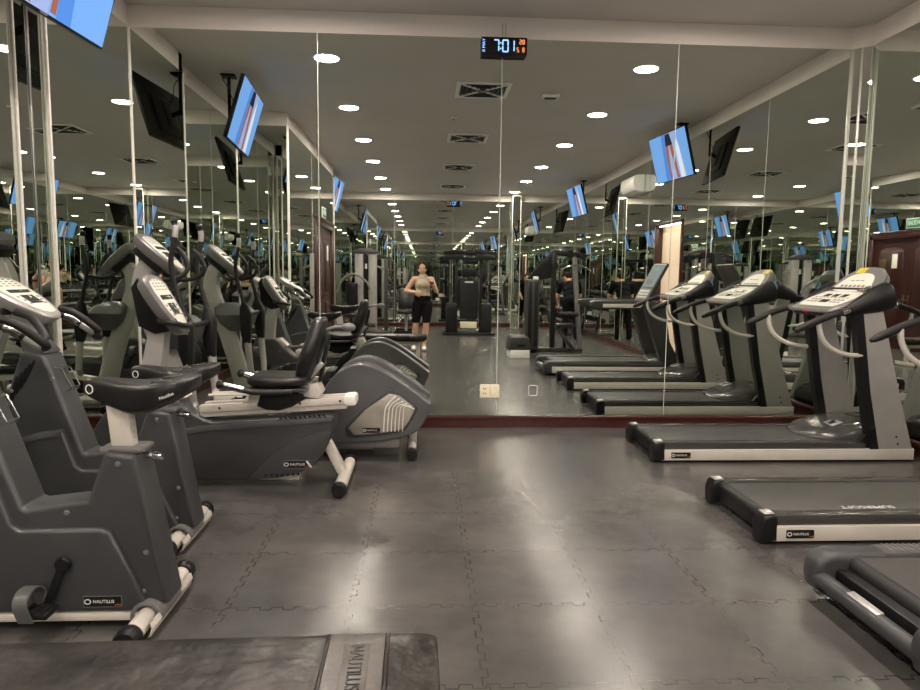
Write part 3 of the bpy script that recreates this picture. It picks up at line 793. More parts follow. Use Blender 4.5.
    con, M = console_pod(r, (-1.13, 0, 1.195), .30, .43, .085, R(58), 'grey')
    b = MB(); b.prism([(-1.30, 1.05), (-1.20, 1.0), (-1.10, 1.02), (-1.2, 1.30), (-1.30, 1.36), (-1.34, 1.3)], -.085, .085, bev=.02); b.build('console_back', 'black', con)
    b = MB()
    for s in (-1, 1): b.tube(catmull([(-1.17, s * .05, 1.10), (-1.15, s * .115, 1.085), (-1.09, s * .145, 1.08), (-1.04, s * .13, 1.075), (-1.02, s * .07, 1.06), (-1.01, 0, 1.055)], 5), .0165, n=12)
    b.build('front_handlebar', 'rubber', r)
    b = MB()
    b.tube(catmull([(-1.055, -.10, 1.105), (-1.04, -.06, 1.02), (-1.02, 0, .995), (-1.04, .06, 1.02), (-1.055, .10, 1.105)], 6), .004, n=6); b.build('magazine_wire', 'chrome', con)
    # cranks, feet
    pedal_set(r, -1.22, .35, R(-60), -1); pedal_set(r, -1.22, .35, R(120), 1)
    b = MB(); b.beam((-.16, 0, .36), (-.005, 0, .05), .085, .06, bev=.01); b.build('rear_strut', 'beige', r)
    foot_bar(r, 0, .325, 'rear_foot', r=.04); foot_bar(r, -1.5, .26, 'front_foot')
    b = MB(); b.beam((-1.5, 0, .05), (-.3, 0, .05), .09, .04, bev=.006); b.build('frame_rail', 'beige', r)
    pl = brand(r, (-.30, -.119, .155), .17)
    b = MB(); b.beam((-.235, -.121, .178), (-.205, -.121, .135), .002, .012, bev=0); b.build('slash_mark', 'print', pl)
    return r
RB = make_recumbent(); RB.location = (-.53, 4.42, 0)

# ------------------------------------------------------------------ elliptical trainer (origin on the floor under the rear foot)
def make_elliptical():
    r = empty('elliptical_trainer', 'grey elliptical trainer with big rounded rear drive housing beside the front mirror', 'elliptical trainer')
    prof = smooth2([(-.80, .14), (-.79, .24), (-.74, .38), (-.66, .54), (-.55, .675), (-.42, .735), (-.30, .725), (-.16, .655), (-.02, .56), (.10, .47), (.145, .44)], 5) + smooth2([(.14, .40), (.10, .31), (.055, .235)], 4) + smooth2([(.0, .20), (-.20, .155), (-.42, .135), (-.65, .13)], 4)
    inn = [(-.79 + (x + .79) * .965 + .0, .14 + (z - .14) * .93) for x, z in prof]
    b = MB(); b.prism(inn, -.20, .20, bev=.01); core = b.build('drive_core', 'shroud2', r)
    for s in (-1, 1):
        b = MB(); b.prism(prof, s * .155, s * .29, bev=.038, seg=5); sh = b.build('side_housing', 'shroud2', r)
        b = MB(); b.prism(smooth2([(-.50, .255), (-.36, .40), (-.18, .535), (-.10, .525), (.03, .43), (.045, .40)], 3) + smooth2([(.0, .31), (-.05, .235), (-.08, .222)], 3) + smooth2([(-.25, .195), (-.43, .18), (-.49, .2)], 3), s * .286, s * .297, bev=.004)
        fr = b.build('window_frame', 'shroud', sh)
        pr = [(-.475, .255), (-.345, .395), (-.17, .515), (-.10, .505), (.012, .42), (.022, .395), (-.02, .31), (-.065, .245), (-.25, .215), (-.43, .20)]
        b = MB(); b.prism(pr, s * .296, s * .302, bev=.002); pn = b.build('side_window', MT_window, fr)
        b = MB()
        for k in range(6):
            x0 = -.20 + k * .028
            pth = catmull([(x0 + .08, s * .3022, .50 - .02 * k), (x0 + .01, s * .3022, .42), (x0 - .005, s * .3022, .33), (x0 - .01, s * .3022, .228)], 5)
            b.tube(pth, .0045 - .0004 * k, n=4)
        build_each(b, 'fan_line', 'print', pn)
        if s < 0:
            pl = brand(pn, (-.30, -.3025, .238), .13)
    b = MB(); b.box((-.2, 0, .715 - .08), (.1, .12, .03), rot=(0, R(28), 0), bev=.012); b.build('top_vent', 'black', core)
    b = MB(); b.prism([(-.86, .12), (-.80, .40), (-.66, .66), (-.60, .66), (-.74, .38), (-.79, .12)], -.14, .14, bev=.01); b.build('crank_opening', 'black', core)
    # crank discs and pedal arms
    for s in (-1, 1):
        ph = R(25) if s < 0 else R(205)
        cx, cz = -.62 + .17 * math.cos(ph), .40 + .17 * math.sin(ph)
        b = MB(); b.lathe([(0, -.012), (.2, -.012), (.21, 0), (.2, .012), (0, .012)], (-.62, s * .13, .40), 'y', 32); b.build('crank_disc', 'black', r)
        b = MB(); b.beam((cx, s * .17, cz), (-1.60, s * .17, .335 + s * .06), .05, .06, bev=.01); pa = b.build('pedal_arm', 'beige', r)
        px = -1.18; pz = cz + (.335 + s * .06 - cz) * (px - cx) / (-1.60 - cx) + .05
        b = MB(); b.box((px, s * .17, pz), (.36, .15, .03), bev=.012)
        for t in (-1, 1): b.box((px, s * .17 + t * .07, pz + .025), (.34, .014, .05), bev=.006)
        b.box((px - .17, s * .17, pz + .03), (.02, .14, .06), bev=.008); b.build('foot_plate', 'black', pa)
        # moving arm: grey lower leg, black pivot boot, black curved upper grip
        yy = s * .27
        b = MB(); b.tube([(-1.60, s * .20, .335 + s * .06), (-1.62, yy, .45), (-1.645, yy, .75), (-1.66, yy, 1.06)], [.026, .03, .034, .03], n=14); b.build('swing_leg', 'post', r)
        b = MB(); b.loft([[Vector((-1.655 + dx + tx, yy + dy, z)) for dx, dy in rrect(w, w * .9, w * .3, 3)] for z, w, tx in ((.72, .07, 0.01), (.80, .10, 0), (1.0, .115, 0), (1.07, .09, -.01), (1.11, .05, -.015))]); b.build('pivot_boot', 'black', r)
        b = MB(); pth = catmull([(-1.67, yy, 1.08), (-1.70, yy, 1.22), (-1.735, yy * 1.02, 1.36), (-1.74, yy * 1.04, 1.50), (-1.715, yy * 1.05, 1.62), (-1.705, yy * 1.03, 1.70), (-1.715, yy, 1.765)], 6)
        b.tube(pth, .019, n=12); mv = b.build('moving_handle', 'rubber', r)
        b = MB(); b.tube(pth[26:34], .0215, n=12); b.build('pulse_grip', 'silver', mv)
        b = MB(); b.ball(tuple(pth[-1]), (.026, .024, .026)); b.build('grip_end', 'black', mv)
    # cross shaft and shell on the mast
    b = MB(); b.tube([(-1.66, -.30, 1.0), (-1.66, .30, 1.0)], .025, n=14); b.build('cross_shaft', 'darkmetal', r)
    b = MB(); b.loft([[Vector((-1.86 + tx + dx, dy, z)) for dx, dy in rrect(wx, wy, .05, 4)] for z, wx, wy, tx in ((.82, .16, .20, .06), (.90, .30, .30, .05), (.99, .36, .36, .04), (1.06, .30, .30, .0), (1.10, .16, .18, -.03))]); b.build('pivot_housing', 'shroud2', r)
    # S-shaped mast
    pth = catmull([(-1.72, 0, .03), (-1.80, 0, .40), (-1.90, 0, .75), (-2.005, 0, 1.05), (-2.06, 0, 1.25), (-2.04, 0, 1.40), (-1.96, 0, 1.50), (-1.90, 0, 1.52)], 6)
    rr = [.085 - .03 * i / (len(pth) - 1) for i in range(len(pth))]
    rings = []
    for i, p in enumerate(pth):
        t = (pth[min(i + 1, len(pth) - 1)] - pth[max(i - 1, 0)]).normalized(); nn = Vector((t.z, 0, -t.x)); w = rr[i]
        rings.append([p + nn * (w * a) + Vector((0, c * .05, 0)) for a, c in ((1, -.8), (1, .8), (.8, 1), (-.8, 1), (-1, .8), (-1, -.8), (-.8, -1), (.8, -1))])
    b = MB(); b.loft(rings); b.build('mast', 'post', r)
    con, M = console_pod(r, (-1.90, 0, 1.545), .30, .42, .085, R(42), 'grey')
    b = MB(); b.box((-1.98, 0, 1.50), (.26, .20, .1), rot=(0, R(42), 0), bev=.035); b.build('console_back', 'black', con)
    b = MB()
    for s in (-1, 1): b.tube(catmull([(-1.93, s * .04, 1.40), (-1.90, s * .14, 1.36), (-1.82, s * .205, 1.34), (-1.70, s * .20, 1.37), (-1.655, s * .185, 1.44), (-1.69, s * .175, 1.53), (-1.74, s * .165, 1.58)], 6), .0175, n=12)
    b.build('fixed_handlebar', 'rubber', r)
    b = MB(); b.tube(catmull([(-1.79, -.10, 1.455), (-1.76, -.06, 1.40), (-1.75, 0, 1.38), (-1.76, .06, 1.40), (-1.79, .10, 1.455)], 5), .004, n=6); b.build('magazine_wire', 'chrome', con)
    # base
    b = MB(); b.beam((-1.85, 0, .06), (-.3, 0, .06), .11, .07, bev=.01); b.box((-1.66, 0, .10), (.42, .24, .06), bev=.02); b.box((-.35, 0, .10), (.5, .30, .08), bev=.02); b.build('base_frame', 'post', r)
    foot_bar(r, -1.86, .28, 'front_foot')
    b = MB(); b.beam((.02, 0, .26), (.01, 0, .05), .07, .05, bev=.008); b.build('rear_strut', 'silver', r)
    foot_bar(r, 0, .28, 'rear_foot', r=.034)
    return r
MT_window = mat('brushed_window', (0.46, 0.42, 0.36), 0.25, 0.5, noise=0.25, nscale=5)
EL = make_elliptical(); EL.location = (-.09, 5.22, 0)
# ------------------------------------------------------------------ treadmills: +x is the runner's forward, origin on the floor at the rear end, middle of the width
def make_treadmill():
    r = empty('treadmill', 'x', 'treadmill', group='grey treadmills with curved handrails facing the right wall')
    HW = .355
    b = MB(); b.box((1.0, 0, .075), (1.96, .56, .07), bev=.004); b.build('deck_base', 'black', r)
    b = MB(); b.prism([(.05, .10), (.035, .12), (.05, .142), (.08, .147), (1.62, .147), (1.62, .10)], -.25, .25, bev=.001); b.build('running_belt', 'belt', r)
    b = MB(); b.tube([(.055, -.27, .118), (.055, .27, .118)], .033, n=16); b.build('rear_roller', 'rubber', r)
    for s in (-1, 1):
        b = MB(); b.prism([(.02, .02), (2.035, .02), (2.035, .105), (.02, .098)], s * .325, s * HW, bev=.003); b.build('side_beam', 'beige', r)
        b = MB(); b.prism([(.045, .10), (.05, .15), (.08, .156), (1.62, .156), (1.66, .14), (1.66, .10)], s * .252, s * .335, bev=.008); b.build('foot_rail', 'gloss', r)
        b = MB(); b.prism([(-.02, .012), (-.025, .105), (-.005, .15), (.04, .162), (.065, .155), (.07, .02)], s * .255, s * .358, bev=.012, seg=3); cp = b.build('rear_cap', 'black', r)
        b = MB(); b.box((.03, s * .30, .1625), (.055, .07, .006), rot=(0, R(-4), 0), bev=.002); b.build('cap_plate', 'silver', cp)
        b = MB(); b.box((.04, s * .30, .1665), (.03, .03, .002)); b.build('sticker', 'print', cp)
        # upright: leaning pale post with a black front strip
        b = MB(); b.loft([[Vector((x, s * y, z)) for x, y in q] for z, q in ((.10, ((1.74, .285), (2.02, .285), (2.02, .35), (1.74, .35))), (.55, ((1.64, .288), (1.88, .288), (1.88, .348), (1.64, .348))), (1.16, ((1.54, .29), (1.71, .29), (1.71, .345), (1.54, .345))), (1.24, ((1.54, .29), (1.69, .29), (1.69, .345), (1.54, .345))))])
        u = b.build('upright', 'post', r)
        b = MB(); b.loft([[Vector((x, s * y, z)) for x, y in q] for z, q in ((.10, ((1.685, .28), (1.75, .28), (1.75, .354), (1.685, .354))), (.55, ((1.585, .283), (1.65, .283), (1.65, .352), (1.585, .352))), (1.20, ((1.475, .285), (1.545, .285), (1.545, .349), (1.475, .349))))]); b.build('upright_strip', 'black', u)
        b = MB()
        for x, z in ((1.90, .145), (1.885, .20)): b.lathe([(0, 0), (.008, 0), (.008, .003), (0, .004)], n=10, M=Matrix.Translation((x, s * .35, z)) @ Matrix.Rotation(-s * PI / 2, 4, 'X'))
        build_each(b, 'bolt', 'black', u)
        # black handrail, coming out of the console cone and reaching back
        hr = catmull([(1.50, s * .36, 1.20), (1.38, s * .375, 1.165), (1.25, s * .38, 1.125), (1.12, s * .38, 1.07), (1.01, s * .38, 1.02)], 5)
        b = MB(); b.tube(hr, [.022] * 6 + [.026] * 4 + [.028] * (len(hr) - 14) + [.027, .025, .021, .012], n=14); h = b.build('handrail', 'rubber', r)
        b = MB(); b.tube([(1.415, s * .372, 1.176), (1.36, s * .376, 1.158)], .0275, n=14); b.build('pulse_grip', 'chrome', h)
        # cone shaped holder on the console side
        b = MB(); rings = []
        for x, z, rad in ((1.40, 1.155, .03), (1.46, 1.175, .045), (1.56, 1.215, .07), (1.66, 1.255, .095), (1.74, 1.285, .105), (1.755, 1.29, .10)):
            rings.append([Vector((x - rad * .3 * math.sin(2 * PI * k / 20), s * .325 + rad * .85 * math.cos(2 * PI * k / 20), z + rad * math.sin(2 * PI * k / 20))) for k in range(20)])
        b.loft(rings); cn = b.build('bottle_holder', 'black', r)
        b = MB(); b.ball((1.752, s * .325, 1.29), (.014, .07, .085)); b.build('holder_end', 'blue', cn)
        # curved brace tube below the handrail
        b = MB(); b.tube(catmull([(1.195, s * .37, 1.10), (1.205, s * .37, 1.02), (1.25, s * .365, .935), (1.34, s * .355, .87), (1.46, s * .345, .835), (1.60, s * .33, .83)], 6), .018, n=12); b.build('brace_tube', 'beige', r)
    # motor hood
    rings = []
    for x, hw, zt in ((1.27, .08, .16), (1.31, .19, .19), (1.40, .265, .225), (1.52, .285, .265), (1.66, .285, .295), (1.80, .28, .30), (1.95, .27, .27), (2.02, .25, .21)):
        ring = []
        for k in range(25):
            a = PI * k / 24; y = hw * math.copysign(abs(math.cos(a)) ** .6, math.cos(a)); z = .13 + (zt - .13) * math.sin(a) ** .55
            ring.append(Vector((x, y, z)))
        ring += [Vector((x, -hw, .10)), Vector((x, hw, .10))]
        rings.append(ring)
    b = MB(); b.loft(rings); hd = b.build('motor_hood', 'gloss', r, smooth=50)
    b = MB(); b.box((1.52, -.12, .262), (.09, .13, .006), rot=(0, R(-19), 0), bev=.002); b.build('hood_display', 'silver', hd)
    b = MB(); b.box((1.51, -.12, .2635), (.05, .045, .006), rot=(0, R(-19), 0)); b.box((1.54, -.085, .272), (.03, .03, .006), rot=(0, R(-19), 0)); build_each(b, 'hood_button', 'black', hd)
    b = MB(); b.ball((1.80, .02, .294), (.09, .08, .022)); b.build('hood_bulge', 'gloss', hd)
    b = MB(); b.prism([(1.66, .105), (1.60, .15), (1.66, .21), (1.74, .235), (1.80, .10)], -.33, .33, bev=.01); b.build('hood_skirt', 'black', r)
    # console: lower keypad dish and raised upper display
    M1 = Matrix.Translation((1.50, 0, 1.245)) @ Matrix.Rotation(R(-24), 4, 'Y')
    b = MB()
    def ring(h, w, z, n=7, back=.5):
        return [Vector((x, y, z)) for x, y in smooth2([(-h / 2, -.32 * w), (-h / 2, .32 * w), (-.42 * h, .44 * w), (0, .5 * w), (.3 * h, .47 * w), (h / 2, .36 * w), (h / 2, -.36 * w), (.3 * h, -.47 * w), (0, -.5 * w), (-.42 * h, -.44 * w)], n, True)]
    b.loft([ring(.30, .44, -.06), ring(.38, .60, -.045), ring(.40, .64, -.01), ring(.38, .61, .004)], M=M1)
    con = b.build('console', 'grey', r)
    def on(M, fn, name, m, par, each=False):
        mb = MB(); fn(mb); mb.bm.transform(M)
        return build_each(mb, name, m, par) if each else mb.build(name, m, par)
    on(M1, lambda m: m.loft([[Vector((p.x, p.y, z)) for p in ring(.27, .54, 0)] for z in (.003, .009)]), 'keypad', 'panel', con)
    def keys(m):
        for j in range(3): m.box((.06, -.11 + .11 * j, .0095), (.05, .07, .003))
        m.box((-.045, 0, .0095), (.05, .11, .003))
    on(M1, keys, 'display', 'lcd', con, True)
    def btn(m):
        for j in range(9):
            if j not in (3, 4, 5): m.box((-.06 - .012 * abs(j - 4) * 0, -.2 + .05 * j, .0095), (.022, .03, .003)); m.box((-.02, -.2 + .05 * j, .0095), (.022, .03, .003))
            m.box((.02, -.2 + .05 * j, .0095), (.012, .03, .003))
    on(M1, btn, 'button', 'grey', con, True)
    on(M1, lambda m: m.box((-.205, .02, -.012), (.012, .06, .02), bev=.004), 'stop_button', 'red', con)
    on(M1, lambda m: m.box((-.20, 0, -.03), (.02, .40, .03), bev=.008), 'lower_lip', 'black', con)
    M2 = Matrix.Translation((1.72, 0, 1.385)) @ Matrix.Rotation(R(-46), 4, 'Y')
    b = MB()
    def ring2(h, w, z): return [Vector((x, y, z)) for x, y in smooth2([(-h / 2, -.5 * w), (-h / 2, .5 * w), (-.1 * h, .52 * w), (.25 * h, .42 * w), (.45 * h, .24 * w), (h / 2, 0), (.45 * h, -.24 * w), (.25 * h, -.42 * w), (-.1 * h, -.52 * w)], 6, True)]
    b.loft([ring2(.24, .40, -.11), ring2(.34, .52, -.07), ring2(.36, .54, -.015), ring2(.33, .50, .004)], M=M2); up_ = b.build('upper_console', 'grey', r)
    on(M2, lambda m: m.loft([[Vector((x, y, z)) for x, y in smooth2([(-.10, -.19), (-.10, .19), (-.02, .20), (.07, .13), (.095, 0), (.07, -.13), (-.02, -.20)], 5, True)] for z in (.003, .009)]), 'upper_overlay', 'panel', up_)
    def dots(m):
        for j in range(6): m.box((-.05, -.13 + .052 * j, .0095), (.022, .03, .003))
        for j in range(3): m.box((.01, -.06 + .06 * j, .0095), (.008, .04, .003))
    on(M2, dots, 'button', 'grey', up_, True)
    on(M2, lambda m: m.box((.13, .08, .004), (.06, .11, .004), bev=.001), 'yellow_sticker', 'yellow', up_)
    on(M1, lambda m: m.box((.185, 0, .008), (.03, .5, .03), bev=.01), 'book_ledge', 'black', con)
    def slots(m):
        for k in range(4): m.box((.17, -.25 + .022 * k, .026), (.10, .009, .012), rot=(0, 0, R(0)), bev=.002)
    on(M1, slots, 'vent_fin', 'chrome', con, True)
    b = MB(); b.tube([(1.60, -.30, 1.15), (1.60, .30, 1.15)], .03); b.build('cross_bar', 'black', r)
    brand(r, (.19, -.3565, .06), .15, frame=False)
    return r
T1 = make_treadmill(); T1.location = (1.765, 5.20, 0); T1['label'] = 'grey treadmill with pale uprights standing closest to the front mirror'
T2 = dup(T1); T2.location = (1.80, 3.645, 0); T2['label'] = 'middle grey treadmill of the row, belt printed with upside-down white lettering'
text('lettering', 'SUPERSOFT', .06, 'print', T2, (.66, -.195, .1478), (0, 0, PI), depth=.0003)

# ------------------------------------------------------------------ newer treadmill nearest the camera
def make_new_treadmill():
    r = empty('treadmill', 'wide dark modern treadmill with ribbed foot rails and tablet screen, nearest the camera at right', 'treadmill')
    b = MB(); b.box((1.0, 0, .10), (1.86, .60, .10), bev=.01); b.build('deck_base', 'black', r)
    b = MB(); b.prism([(.16, .14), (.135, .165), (.15, .192), (.18, .198), (1.62, .198), (1.62, .14)], -.275, .275, bev=.001); b.build('running_belt', 'belt', r)
    b = MB(); b.tube([(.165, -.285, .155), (.165, .285, .155)], .042, n=20); b.build('rear_roller', 'rubber', r)
    for s in (-1, 1):
        # rounded corner cap sweeping into the side rail
        b = MB(); b.prism(smooth2([(-.005, .05), (-.02, .11), (-.005, .18), (.05, .212), (.13, .215)], 4) + [(.30, .215), (.30, .03), (.03, .03)], s * .272, s * .392, bev=.03, seg=4); b.build('rear_corner', 'shroud', r)
        b = MB(); b.prism([(.28, .15), (.28, .212), (.32, .218), (1.66, .218), (1.72, .19), (1.72, .15)], s * .285, s * .385, bev=.012); fr = b.build('foot_rail', 'shroud2', r)
        b = MB()
        for k in range(52): b.beam((.335 + k * .025, s * .297, .2195), (.335 + k * .025, s * .372, .2195), .006, .013, bev=.002, up=(0, 0, 1))
        me = build_each(b, 'grip_rib', 'grey', fr)
        b = MB(); pth = [(.22, .105), (1.75, .105)]
        b.prism([(.10, .045), (1.86, .045)] + smooth2([(1.93, .055), (2.0, .10), (2.02, .18)], 4) + [(1.96, .30), (1.90, .30)] + smooth2([(1.92, .20), (1.90, .15), (1.85, .135)], 4) + [(.10, .135)], s * .378, s * .398, bev=.004); b.build('side_beam', 'beige', r)
        b = MB(); b.loft([[Vector((x, s * y, z)) for x, y in q] for z, q in ((.16, ((1.70, .27), (1.98, .27), (1.98, .375), (1.70, .375))), (.5, ((1.58, .285), (1.80, .285), (1.80, .37), (1.58, .37))), (.98, ((1.42, .30), (1.72, .30), (1.72, .37), (1.42, .37))), (1.06, ((1.42, .30), (1.74, .30), (1.74, .37), (1.42, .37))))]); u = b.build('upright', 'gunmetal', r)
        b = MB(); b.prism([(.62, 1.0), (.62, 1.06), (.68, 1.085), (1.55, 1.085), (1.68, 1.05), (1.68, .985), (1.4, .965), (.70, .965)], s * .315, s * .415, bev=.018, seg=3); h = b.build('handrail', 'gunmetal', r)
        b = MB(); b.prism([(.80, .985), (.80, 1.035), (1.38, 1.04), (1.34, .985)], s * .412, s * .418, bev=.001); b.build('rail_panel', 'beige', h)
        b = MB(); b.ball((.68, s * .365, 1.035), (.06, .052, .045)); b.build('rail_end', 'gunmetal', h)
    b = MB(); b.tube([(.015, -.31, .10), (.015, .31, .10)], .036, n=16); b.box((.07, 0, .075), (.1, .6, .04), bev=.01); b.build('rear_bumper', 'shroud', r)
    b = MB(); b.box((.012, 0, .135), (.035, .18, .008), rot=(0, R(-10), 0), bev=.003); b.build('bumper_plate', 'silver', r)
    rings = []
    for x, hw, zt in ((1.56, .22, .215), (1.62, .29, .25), (1.75, .31, .29), (1.9, .30, .28), (2.0, .27, .22)):
        ring = [Vector((x, hw * math.copysign(abs(math.cos(PI * k / 20)) ** .5, math.cos(PI * k / 20)), .15 + (zt - .15) * math.sin(PI * k / 20) ** .5)) for k in range(21)]
        rings.append(ring + [Vector((x, -hw, .08)), Vector((x, hw, .08))])
    b = MB(); b.loft(rings); b.build('motor_hood', 'gloss', r, smooth=50)
    b = MB(); b.box((1.52, 0, 1.03), (.16, .64, .07), bev=.02); b.build('cross_bar', 'gunmetal', r)
    M = Matrix.Translation((1.60, 0, 1.34)) @ Matrix.Rotation(R(-62), 4, 'Y')
    def on(fn, name, m, par):
        mb = MB(); fn(mb); mb.bm.transform(M); return mb.build(name, m, par)
    con = on(lambda m: m.prism(rrect(.66, .56, .04), -.045, 0, axis='z', bev=.012), 'console', 'gunmetal', r)
    on(lambda m: m.prism(rrect(.36, .48, .01), -.001, .004, axis='z', M=Matrix.Translation((.11, 0, 0))), 'screen', MT_tab, con)
    on(lambda m: m.prism(rrect(.17, .46, .01), -.001, .004, axis='z', M=Matrix.Translation((-.19, 0, 0))), 'keypad', 'grey', con)
    def ky(m):
        for i in range(3):
            for j in range(7): m.box((-.24 + i * .05, -.18 + .06 * j, .0045), (.024, .035, .003))
    mb = MB(); ky(mb); mb.bm.transform(M); build_each(mb, 'button', 'print', con)
    def ln(m):
        for i in range(4): m.box((.22 - .06 * i, -.02, .0045), (.014, .30 - .05 * (i % 2), .001))
        m.box((.02, .0, .0045), (.08, .26, .001))
    mb = MB(); ln(mb); mb.bm.transform(M); build_each(mb, 'screen_mark', 'gunmetal', con)
    b = MB(); b.beam((1.55, 0, 1.0), (1.66, 0, 1.30), .30, .05, bev=.012); b.build('console_neck', 'gunmetal', r)
    return r
MT_tab = emis('tablet_screen', (0.62, 0.70, 0.68), 0.55)
T4 = make_new_treadmill(); T4.location = (1.72, 2.40, 0)
# ------------------------------------------------------------------ padded flat bench in the foreground
r = empty('flat_bench', 'black padded flat bench with worn vinyl and stitched maker name, lowest in the foreground', 'weight bench', (.04, 1.51, 0), rz=R(1.0))
def pad(b, x0, x1, hw, z0, z1, rad=.045):
    rings = []
    for x, k in ((x0, .82), (x0 + .008, .94), (x0 + .03, 1), (x0 + .4 * (x1 - x0), 1), (x0 + .7 * (x1 - x0), 1), (x1 - .06, 1), (x1 - .03, .985), (x1 - .012, .95), (x1 - .003, .9), (x1, .82)):
        ring = []
        for t in range(32):
            a = 2 * PI * t / 32; ca, sa = math.cos(a), math.sin(a)
            ring.append(Vector((x, hw * k * math.copysign(abs(ca) ** .38, ca), (z0 + z1) / 2 + (z1 - z0) / 2 * k * math.copysign(abs(sa) ** .42, sa))))
        rings.append(ring)
    b.loft(rings)
MT['bench'] = mat('worn_vinyl', (0.018, 0.0155, 0.0135), 0.37, spec=0.32, noise=0.9, nscale=5, bump=1.0, bscale=9, rvar=0.07)
b = MB(); pad(b, -1.26, 0, .155, .385, .472); pd = b.build('seat_pad', 'bench', r, smooth=60)
MT['bench'].node_tree.nodes['Bump'].inputs['Distance'].default_value = 0.013
MT['bench_mid'] = mat('worn_vinyl_mid', (0.06, 0.053, 0.046), 0.40, noise=0.35, nscale=9, bump=0.5, bscale=12, rvar=0.08)
MT['bench_mid'].node_tree.nodes['Bump'].inputs['Distance'].default_value = 0.012
MT['bench_patch'] = mat('worn_vinyl_patch', (0.10, 0.094, 0.084), 0.4, noise=0.25, nscale=14, bump=0.8, bscale=30, rvar=0.1)
for sx in (-.147, -.150, -.30 + .03, -.273):
    pass
b = MB()
for sx in (-.122, -.132, -.272, -.280):
    b.tube([(sx, .158 * math.copysign(abs(math.cos(t)) ** .38, math.cos(t)), .4285 + .0445 * math.copysign(abs(math.sin(t)) ** .42, math.sin(t))) for t in [R(q) for q in range(0, 181, 6)]], .0016, n=5)
build_each(b, 'stitch_line', 'black', pd)
b = MB(); rings = []
for x in (-.272, -.24, -.2, -.16, -.132):
    up_ = [Vector((x, .157 * math.copysign(abs(math.cos(t)) ** .38, math.cos(t)), .4285 + .0449 * abs(math.sin(t)) ** .42)) for t in [R(q) for q in range(0, 181, 6)]]
    rings.append(up_ + [Vector((x, -.12, .43)), Vector((x, .12, .43))])
b.loft(rings); b.build('worn_panel', 'bench_mid', pd, smooth=60)
b = MB(); b.prism(rrect(.062, .20, .006, 2, (-.20, -.02)), .4705, .4752, axis='z', bev=.0015); pt = b.build('name_patch', 'bench_patch', pd)
text('lettering', 'NAUTILUS', .048, 'vinyl', pt, (-.20, -.02, .4756), (0, 0, -PI / 2), depth=.0018, sx=.82)
b = MB(); b.box((-.63, 0, .375), (1.2, .24, .018), bev=.003); b.build('pad_board', 'black', r)
b = MB(); b.beam((-1.15, 0, .335), (-.1, 0, .335), .06, .07, bev=.006); b.build('frame_beam', 'beige', r)
for x in (-.14, -1.10):
    b = MB(); b.beam((x, 0, .34), (x, 0, .05), .06, .06, bev=.006); b.build('leg', 'beige', r)
    b = MB(); b.beam((x, -.25, .035), (x, .25, .035), .06, .05, bev=.008, up=(0, 0, 1)); ft = b.build('foot', 'beige', r)
    for s in (-1, 1):
        b = MB(); b.box((x, s * .25, .03), (.07, .04, .06), bev=.008); b.build('foot_cap', 'rubber', ft)

